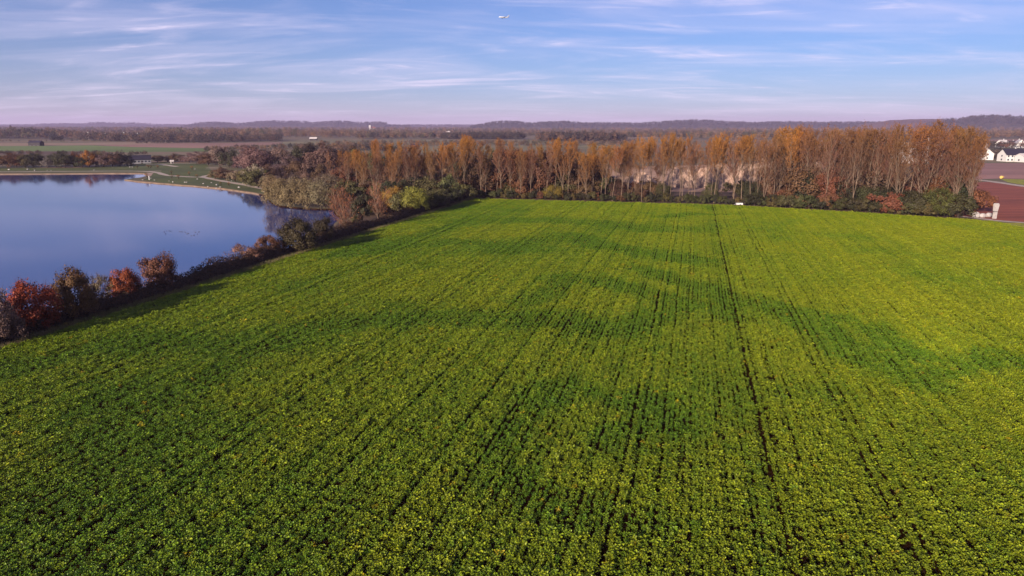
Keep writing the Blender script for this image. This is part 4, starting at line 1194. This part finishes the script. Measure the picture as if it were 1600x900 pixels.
# ------------------------------------------------------------------ houses
def house(name, px, by, L, W, eave, ridge, rz, wall, roof, label, cat='house', group=None, windows=(3, 2), chimney=True, door=True, z=0.0):
    p = gp(px, by, z)
    e = empty(name, p, rz)
    b = MB()
    hl, hw = L / 2, W / 2
    b.add([(-hl, -hw, 0), (hl, -hw, 0), (hl, hw, 0), (-hl, hw, 0), (-hl, -hw, eave), (hl, -hw, eave), (hl, hw, eave), (-hl, hw, eave), (-hl, 0, ridge), (hl, 0, ridge)],
          [(0, 1, 5, 4), (2, 3, 7, 6), (1, 2, 6, 9, 5), (3, 0, 4, 8, 7)])
    b.build('wall', M[wall], e)
    r = MB()
    o_, th = 0.5, 0.25
    sl = (ridge - eave) / hw
    for s in (-1, 1):
        y0, z0 = s * (hw + o_), eave - sl * o_ + 0.06
        vs = [(-hl - o_, y0, z0), (hl + o_, y0, z0), (hl + o_, 0, ridge + 0.06), (-hl - o_, 0, ridge + 0.06)]
        vs += [(v[0], v[1], v[2] + th) for v in vs]
        r.add(vs, [(0, 1, 2, 3), (4, 7, 6, 5), (0, 4, 5, 1), (1, 5, 6, 2), (2, 6, 7, 3), (3, 7, 4, 0)])
    ro = r.build('roof', M[roof], e)
    if chimney:
        c = MB(); c.box((hl * 0.35, 0.5, ridge + 0.6), (0.7, 0.7, 1.8)); c.build('chimney', M['grey_wall'], ro)
    nx, nz = windows
    for s in (-1, 1):
        for i in range(nx):
            for j in range(nz):
                x_ = -hl + L * (i + 0.5) / nx; z_ = 1.5 + j * 2.7
                if z_ + 0.8 > eave: continue
                w = MB(); w.box((x_, s * (hw + 0.03), z_), (1.3, 0.08, 1.3)); wo = w.build('window', M['glass'], e)
                f = MB(); f.box((x_, s * (hw + 0.09), z_ - 0.75), (1.6, 0.2, 0.12)); f.build('sill', M['white'], wo)
    for s in (-1, 1):
        for j in range(2):
            z_ = 1.5 + j * 2.8
            if z_ + 1 > ridge - 1.2: continue
            w = MB(); w.box((s * (hl + 0.03), 0, z_), (0.08, 1.2, 1.3)); w.build('window', M['glass'], e)
    if door:
        d = MB(); d.box((hl * 0.12, -hw - 0.05, 1.05), (1.1, 0.1, 2.1)); d.build('door', M['dark_wood'], e)
    return tag(e, label, cat, group)
VG = 'houses of the village'
h1 = house('house', 1541, 249.5, 10, 8.5, 5.0, 8.6, R(62), 'white', 'roof_pale', 'white gabled house at the edge of the wood, nearest the poplars', group=VG)
house('annex', 1533, 249, 8, 5, 3.6, 4.8, R(8), 'white', 'roof_pale', 'low white annex joined to the gabled house beside the poplars', 'annex', VG, (3, 1), False)
house('house', 1579, 252, 16, 10, 5.4, 9.6, R(4), 'white', 'roof_dark', 'long white house with dark purple roof beside the mauve field', group=VG, windows=(5, 2))
house('house', 1600, 253, 10, 8, 4.4, 6.4, R(10), 'white', 'roof_pale', 'low white house cut by the picture edge beside the dark roofed one', group=VG)
house('house', 1536, 231, 11, 9, 5, 9.5, R(50), 'white', 'roof_red', 'small white gabled house above the annex, farther back', group=VG)
house('house', 1565, 230.5, 13, 9, 5, 9.5, R(20), 'white', 'roof_pale', 'pale roofed house above the dark roofed house, farther back', group=VG)
house('house', 1592, 231, 13, 10, 5.5, 10, R(70), 'white', 'roof_pale', 'bright white gabled house at the picture edge, farther back', group=VG)
house('house', 1580, 230, 10, 8, 4.5, 8, R(5), 'grey_wall', 'roof_dark', 'grey house between the two pale houses farther back', group=VG)
house('house', 1454, 250, 9, 8, 5, 8.5, R(80), 'white', 'roof_red', 'white gable glimpsed through the last poplars', group=VG)
house('house', 1467, 248, 11, 9, 6, 10, R(10), 'grey_wall', 'roof_red', 'red roofed house glimpsed through the last poplars', group=VG)
house('house', 1464, 239, 12, 9, 6, 11, R(40), 'white', 'roof_pale', 'pale gabled house glimpsed high between the last poplars', group=VG)
FG = 'lone buildings on the plain'
house('barn', 490, 219.5, 13, 8, 3.5, 6, R(4), 'dark_wood', 'roof_pale', 'barn with white roof on the dull green meadow', 'barn', FG, (4, 1), False)
house('barn', 57, 228, 18, 8, 4.5, 7, R(-8), 'dark_wood', 'roof_dark', 'dark wooden barn on the tan and green fields', 'barn', FG, (3, 1), False)
house('lake_building', 220, 255.2, 14, 9, 3.0, 5.8, R(28), 'lake_wall', 'roof_dark', 'low building with dark roof and pale wall behind the lawn', 'building', FG, (6, 1), False)
house('kiosk', 269, 255.4, 1.8, 1.8, 1.7, 2.3, R(20), 'white', 'roof_pale', 'tiny white kiosk beside the straight pale path', 'kiosk', FG, (1, 1), False)
house('farmhouse', 520, 203.2, 16, 11, 6, 11, R(30), 'white', 'roof_red', 'white farmhouse far off below the low hills', 'house', FG, (3, 2))
house('farmhouse', 563, 211, 9, 7, 5, 8, R(60), 'white', 'roof_pale', 'white house among far trees nearest the white roofed barn', 'house', FG, (3, 2))
house('farmhouse', 700, 208.5, 13, 9, 5, 8, R(10), 'white', 'roof_pale', 'white farmhouse above the amber tree tops, farther off', 'house', FG, (3, 2))
house('farmhouse', 722, 214, 8, 7, 5, 8, R(70), 'white', 'roof_pale', 'white house just above the tallest amber tree top', 'house', FG, (3, 2))
house('farmhouse', 648, 233, 9, 7, 3, 6, R(15), 'dark_wood', 'roof_dark', 'small brown roofed hut between the amber tree tops', 'hut', FG, (2, 1), False)
p = gp(578, 203.5)
ch = empty('church', p, R(20))
b = MB(); b.box((0, 0, 15), (9, 9, 30)); b.build('tower', M['white'], ch)
b = MB(); b.add([(-5, -5, 30), (5, -5, 30), (5, 5, 30), (-5, 5, 30), (0, 0, 44)], [(0, 1, 4), (1, 2, 4), (2, 3, 4), (3, 0, 4), (3, 2, 1, 0)]); b.build('spire', M['roof_dark'], ch)
b = MB(); b.add([(5, -7, 0), (32, -7, 0), (32, 7, 0), (5, 7, 0), (5, -7, 12), (32, -7, 12), (32, 7, 12), (5, 7, 12), (5, 0, 20), (32, 0, 20)], [(0, 1, 5, 4), (2, 3, 7, 6), (1, 2, 6, 9, 5), (3, 0, 4, 8, 7)]); b.build('nave', M['white'], ch)
b = MB(); b.add([(4.8, -8, 11.2), (33, -8, 11.2), (33, 0, 20.3), (4.8, 0, 20.3), (4.8, 8, 11.2), (33, 8, 11.2)], [(0, 1, 2, 3), (3, 2, 5, 4)]); b.build('roof', M['roof_red'], ch)
tag(ch, 'white church tower far off below the low hills', 'church')

# gravel works behind the last poplars
gw = empty('gravel_works', gp(1420, 254), R(3))
b = MB(); b.box((0, 0, 7.4), (21, 14, 14.8)); b.build('hall', M['works'], gw)
for i in range(8):
    b = MB(); b.box((-9.2 + i * 2.62, -7.08, 7), (2.45, 0.18, 12.6)); b.build('cladding_panel', M['works'] if i % 3 else M['grey_wall'], gw)
b = MB(); b.box((0, 0, 15.1), (21.8, 14.8, 0.6)); b.build('roof', M['roof_pale'], gw)
for k, (x_, w_, h_) in enumerate(((-15, 5, 15), (12.5, 2.4, 17))):
    b = MB(); b.tube([(x_, -1, 0), (x_, -1, h_), (x_, -1, h_ + 2)], [w_ / 2, w_ / 2, w_ / 6], 12); b.build('silo', M['works'], gw)
b = MB(); b.box((-9.5, 0, 17), (1.8, 1.8, 3.4)); b.build('lift_tower', M['grey_wall'], gw)
b = MB(); b.tube([(-16, 0, 18), (-48, -4, 14), (-62, -6, 6)], [0.7, 0.7, 0.7], 4); b.build('conveyor', M['metal'], gw)
for x_, h_ in ((-28, 16), (-40, 14.5), (-50, 12.5)):
    b = MB(); b.tube([(x_, -2.4, 0), (x_, -2.4, h_)], [0.25, 0.2], 4); b.build('conveyor_leg', M['metal'], gw)
tag(gw, 'pale gravel works with silos glimpsed through the tallest poplars', 'gravel works')

# ------------------------------------------------------------------ white slab and blocks at the field corner
p = gp(1553.5, 341.5)
sl = empty('stone_slab', p, R(12)); sl.scale = (0.85, 0.85, 0.93)
b = MB(); b.box((0, 0, 1.1), (1.15, 0.8, 2.3)); b.build('foot', M['white_stone'], sl)
b = MB()
b.add([(-0.68, -0.42, 2.42), (0.62, -0.42, 2.42), (0.62, 0.42, 2.42), (-0.68, 0.42, 2.42), (-0.86, -0.5, 4.7), (0.86, -0.5, 4.55), (0.86, 0.5, 4.55), (-0.86, 0.5, 4.7), (-0.55, -0.5, 5.05), (0.5, -0.5, 5.1), (0.5, 0.5, 5.1), (-0.55, 0.5, 5.05)],
      [(0, 1, 5, 4), (4, 5, 9, 8), (1, 2, 6, 5), (5, 6, 10, 9), (2, 3, 7, 6), (6, 7, 11, 10), (3, 0, 4, 7), (7, 4, 8, 11), (8, 9, 10, 11), (3, 2, 1, 0)])
b.build('upper_stone', M['white_stone'], sl)
b = MB(); b.box((-0.35, -0.1, 2.36), (1.3, 0.7, 0.16)); b.build('joint', M['dark_wood'], sl)
tag(sl, 'upright white stone slab standing at the far corner of the field', 'stone slab')
def boulder(name, loc, size, seed, mat, rz=0.0, sub=2):
    r_ = np.random.default_rng(seed)
    bm = bmesh.new()
    bmesh.ops.create_icosphere(bm, subdivisions=sub, radius=1.0)
    for v in bm.verts:
        c = v.co
        k = max(abs(c.x), abs(c.y), abs(c.z)) ** 0.45
        v.co = Vector((c.x / k, c.y / k, c.z / k)) * (1 + r_.normal() * 0.045)
        v.co = Vector((v.co.x * size[0] / 2, v.co.y * size[1] / 2, v.co.z * size[2] / 2 + size[2] * 0.42))
    me = bpy.data.meshes.new(name); bm.to_mesh(me); bm.free()
    me.materials.append(mat)
    o = bpy.data.objects.new(name, me); C.objects.link(o)
    o.location = loc; o.rotation_euler = (0, 0, rz)
    return o
BG = 'low white blocks beside the slab'
for i, (px, by, sz, lab) in enumerate([(1524.5, 340, (2.2, 1.6, 1.9), 'largest low white block, nearest the wood'), (1534.5, 340, (2.2, 1.4, 1.5), 'middle one of three low white blocks beside the slab'), (1544.5, 339, (2.0, 1.3, 1.5), 'low white block next to the upright slab')]):
    tag(boulder('stone_block', gp(px, by), sz, 70 + i, M['white_stone'], R(8 + 9 * i)), lab, 'stone block', BG)
# little white trailer at the far edge of the field
tr = empty('trailer', gp(1155, 321.6), R(-4))
b = MB(); b.box((0, 0, 0.75), (2.3, 1.2, 0.6), taper=0.96); b.build('box_body', M['white'], tr)
b = MB(); b.box((1.42, 0, 0.72), (0.5, 1.1, 0.75)); b.build('end_panel', M['dark_wood'], tr)
b = MB(); b.tube([(-1.15, 0, 0.55), (-1.9, 0, 0.45)], [0.05, 0.05], 5); b.build('drawbar', M['metal'], tr)
for s in (-1, 1):
    b = MB(); b.tube([(0.2, s * 0.62, 0.32), (0.2, s * 0.78, 0.32)], [0.32, 0.32], 12); b.build('wheel', M['dark_wood'], tr)
tag(tr, 'small low white trailer with dark end at the far field edge', 'trailer')
# yellow thing on the track
p = gp(1565, 279)
b = empty('hay_bale', p, R(30))
m_ = MB(); m_.tube([(-0.8, 0, 0.75), (-0.75, 0, 0.75), (0.75, 0, 0.75), (0.8, 0, 0.75)], [0.68, 0.75, 0.75, 0.68], 16); m_.build('bale', mat_plain('yellow_wrap', (0.75, 0.45, 0.12)), b)
m_ = MB(); m_.tube([(-0.2, 0, 0.75), (0.2, 0, 0.75)], [0.765, 0.765], 16); m_.build('band', M['tan_field'], b)
tag(b, 'small yellow bale beside the gravel track', 'bale')

# pale stones and benches on the lawn
SG = 'pale stones on the lakeside lawn'
stones = [(14, 265.8, 1.9), (44, 265.7, 2.2), (54.5, 266.8, 1.5), (74, 266.5, 1.2), (80, 266.5, 1.0), (147, 266.1, 1.0), (203, 261.6, 1.6), (207, 261.6, 1.4), (223, 281.2, 1.2), (241.5, 281.9, 1.3), (236, 279, 1.0), (264.5, 283.5, 1.2), (270.3, 285.2, 1.4), (289, 285.4, 1.5), (292, 285.5, 1.2),
          (318, 287.6, 1.7), (330.5, 285.8, 1.0), (339, 290, 1.8), (344.5, 293, 1.5), (338, 294.5, 1.1), (373.5, 293.6, 1.6), (412, 300, 1.2), (305, 264.6, 1.3), (308.5, 280.5, 1.2), (362, 283, 1.1), (325, 292.2, 1.1)]
stones.sort()
ORD = 'first second third fourth fifth sixth seventh eighth ninth tenth eleventh twelfth thirteenth fourteenth fifteenth sixteenth seventeenth eighteenth nineteenth'.split()
TENS = {20: 'twent', 30: 'thirt', 40: 'fort', 50: 'fift', 60: 'sixt', 70: 'sevent', 80: 'eight', 90: 'ninet'}
def ordinal(n):
    if n <= 19: return ORD[n - 1]
    if n >= 100: return 'hundred and ' + ordinal(n - 100) if n > 100 else 'hundredth'
    t, u = n // 10 * 10, n % 10
    return TENS[t] + 'ieth' if u == 0 else TENS[t] + 'y-' + ORD[u - 1]
for i, (px, by, s) in enumerate(stones):
    s *= 0.72
    o = boulder('pale_stone', gp(px, by), (s, s * 0.7, s * random.uniform(0.45, 0.7)), 900 + i, M['white_stone'], random.uniform(0, 3), 1)
    tag(o, 'small pale stone on the lakeside lawn, %s from the left picture edge' % ordinal(i + 1), 'stone', SG)
# one standing white post near the spit
pe = empty('white_post', gp(233.5, 281))
b = MB(); b.tube([(0, 0, 0), (0, 0, 1.8)], [0.28, 0.24], 8); b.build('shaft', M['white'], pe)
b = MB(); b.tube([(0, 0, 1.8), (0, 0, 1.95), (0, 0, 2.1)], [0.30, 0.32, 0.12], 8); b.build('cap', M['white'], pe)
tag(pe, 'white post standing on the lawn beside the sandy spit', 'post')
# pale lamp masts by the far belt
for i, (px, by, ty) in enumerate([(139, 219, 207), (166, 220, 209), (195, 220, 207.5), (216, 220, 208.5)]):
    p = gp(px, by); h = height_at(p, ty)
    e = empty('lamp_mast', p)
    b = MB(); b.tube([(0, 0, 0), (0, 0, h)], [0.45, 0.28], 6); b.build('mast', M['white'], e)
    b = MB(); b.box((0, 0, h + 0.4), (2.4, 0.8, 0.8)); b.build('lamp_head', M['metal'], e)
    tag(e, '%s of four pale masts before the dark tree belt, from the left' % ORD[i], 'mast', 'pale masts')

# ------------------------------------------------------------------ ducks on the lake
def duck_mesh():
    b = MB()
    prof = [(-0.34, 0.10, 0.02), (-0.26, 0.09, 0.09), (-0.10, 0.06, 0.15), (0.08, 0.05, 0.16), (0.20, 0.08, 0.12), (0.25, 0.17, 0.075), (0.27, 0.26, 0.06), (0.31, 0.32, 0.075), (0.38, 0.32, 0.05), (0.46, 0.30, 0.018)]
    b.tube([(x, 0, z) for x, z, r_ in prof], [r_ for x, z, r_ in prof], 8)
    return b.mesh('duck', [M['duck']], True)
dm = duck_mesh()
random.seed(5)
dk = [(257, 362.5), (260.5, 361), (264, 360.8), (267, 361.2), (281, 362), (284, 362.3), (289.5, 363), (292, 365.5), (294.5, 364.5), (299, 368.5), (303, 368), (305.5, 363), (308.5, 366), (311, 362.5), (259, 365.5)]
dk.sort()
for i, (px, py) in enumerate(dk):
    o = bpy.data.objects.new('duck', dm); C.objects.link(o)
    o.location = gp(px, py, WATER_Z); o.location.z = WATER_Z
    o.rotation_euler = (0, 0, random.uniform(0, 6.28)); o.scale = (0.5, 0.5, 0.5)
    tag(o, 'dark duck swimming on the open lake, %s of the flock from the left' % ORD[i], 'duck', 'ducks on the lake')

# ------------------------------------------------------------------ aircraft
d = ray(787, 27)
dist = 2300.0
ap = Vector((0, 0, CAM_H)) + d * (dist / d.y)
ac = empty('airplane', ap, R(205))
b = MB()
b.tube([(17, 0, -0.4), (16, 0, -0.2), (14, 0, 0), (9, 0, 0), (-8, 0, 0), (-14, 0, 0.8), (-18, 0, 1.4)], [0.2, 1.1, 1.8, 2.0, 2.0, 1.2, 0.3], 14)
b.build('fuselage', M['aircraft'], ac, True)
def wing(root, tip, c0, c1, th, nm, mat):
    b = MB()
    r_, t_ = Vector(root), Vector(tip)
    vs = []
    for q, c, h in ((r_, c0, th), (t_, c1, th * 0.4)):
        vs += [q + Vector((c / 2, 0, 0)), q + Vector((0, 0, h / 2)), q + Vector((-c / 2, 0, 0)), q + Vector((0, 0, -h / 2))]
    b.add(vs, [(0, 1, 5, 4), (1, 2, 6, 5), (2, 3, 7, 6), (3, 0, 4, 7), (3, 2, 1, 0), (4, 5, 6, 7)])
    return b.build(nm, M[mat], ac)
for s in (-1, 1):
    wing((1, s * 1.5, -0.8), (-4, s * 17, 0.8), 6, 1.6, 0.8, 'wing', 'aircraft_dark')
    wing((-15, s * 0.6, 1.2), (-17.5, s * 6, 1.6), 3.2, 1.2, 0.4, 'tailplane', 'aircraft_dark')
    b = MB(); b.tube([(4.6, s * 5.8, -2.0), (4.2, s * 5.8, -2.0), (1.5, s * 5.8, -2.0), (0.2, s * 5.8, -2.0)], [0.95, 1.1, 1.05, 0.6], 12); b.build('engine', M['aircraft_dark'], ac)
wing((-14, 0, 1.5), (-18, 0, 8), 5, 2.2, 0.5, 'tail_fin', 'aircraft')
tag(ac, 'small white airplane high in the sky above the field', 'airplane')

# ------------------------------------------------------------------ labels of the trees
def zone_of(px):
    if px < 742: return 'lakeward of the field corner'
    if px < 925: return 'between field corner and gravel heaps'
    if px < 1195: return 'before the gravel heaps'
    if px < 1345: return 'between gravel heaps and gravel works'
    return 'towards the village end'
buckets = {}
for r_ in REG:
    d_ = r_['desc']
    if isinstance(d_, tuple):
        row = {'front': 'front row', 'second': 'second row', 'rear': 'rear row', 'edge': 'field edge', 'inside': 'thicket', 'hedge': 'behind the hedge', 'pit': 'gravel pit'}[d_[2]]
        key = (d_[0], row, zone_of(r_['x']))
    else:
        key = (d_,)
    buckets.setdefault(key, []).append(r_)
for key, lst in buckets.items():
    lst.sort(key=lambda q: q['x'])
    for i, q in enumerate(lst):
        if len(key) == 1:
            lab = key[0] if len(lst) == 1 else '%s, %s from the left' % (key[0], ordinal(i + 1))
        else:
            lab = '%s%s, %s, %s' % ('' if len(lst) == 1 else ordinal(i + 1) + ' ', key[0], key[1], key[2])
            if len(lst) == 1: lab = 'only ' + lab
        q['o']['label'] = lab
        if len(key) > 1:
            q['o']['group'] = {'front row': 'poplars along the far side of the field', 'second row': 'poplars along the far side of the field', 'rear row': 'poplars along the far side of the field', 'field edge': 'shrubs along the far field edge', 'thicket': 'brown shrubs under the poplars', 'behind the hedge': 'thicket behind the hedge', 'gravel pit': 'shrubs in the gravel pit'}[key[1]]

# ------------------------------------------------------------------ haze
HX, HY0, HY1, HZ = 10800.0, -480.0, 11800.0, 150.0
b = MB()
b.box((0, (HY0 + HY1) / 2, (HZ - 4) / 2), (2 * HX, HY1 - HY0, HZ + 4))
m, n, l, out = new_mat('haze_air')
pv = n.new('ShaderNodeVolumePrincipled')
pv.inputs['Color'].default_value = (0.56, 0.46, 0.74, 1)
pv.inputs['Density'].default_value = 0.80e-4
pv.inputs['Anisotropy'].default_value = 0.0
l.new(pv.outputs[0], out.inputs['Volume'])
o = b.build('haze', m)
tag(o, 'thin mauve haze lying over the plain', 'haze', kind='stuff')
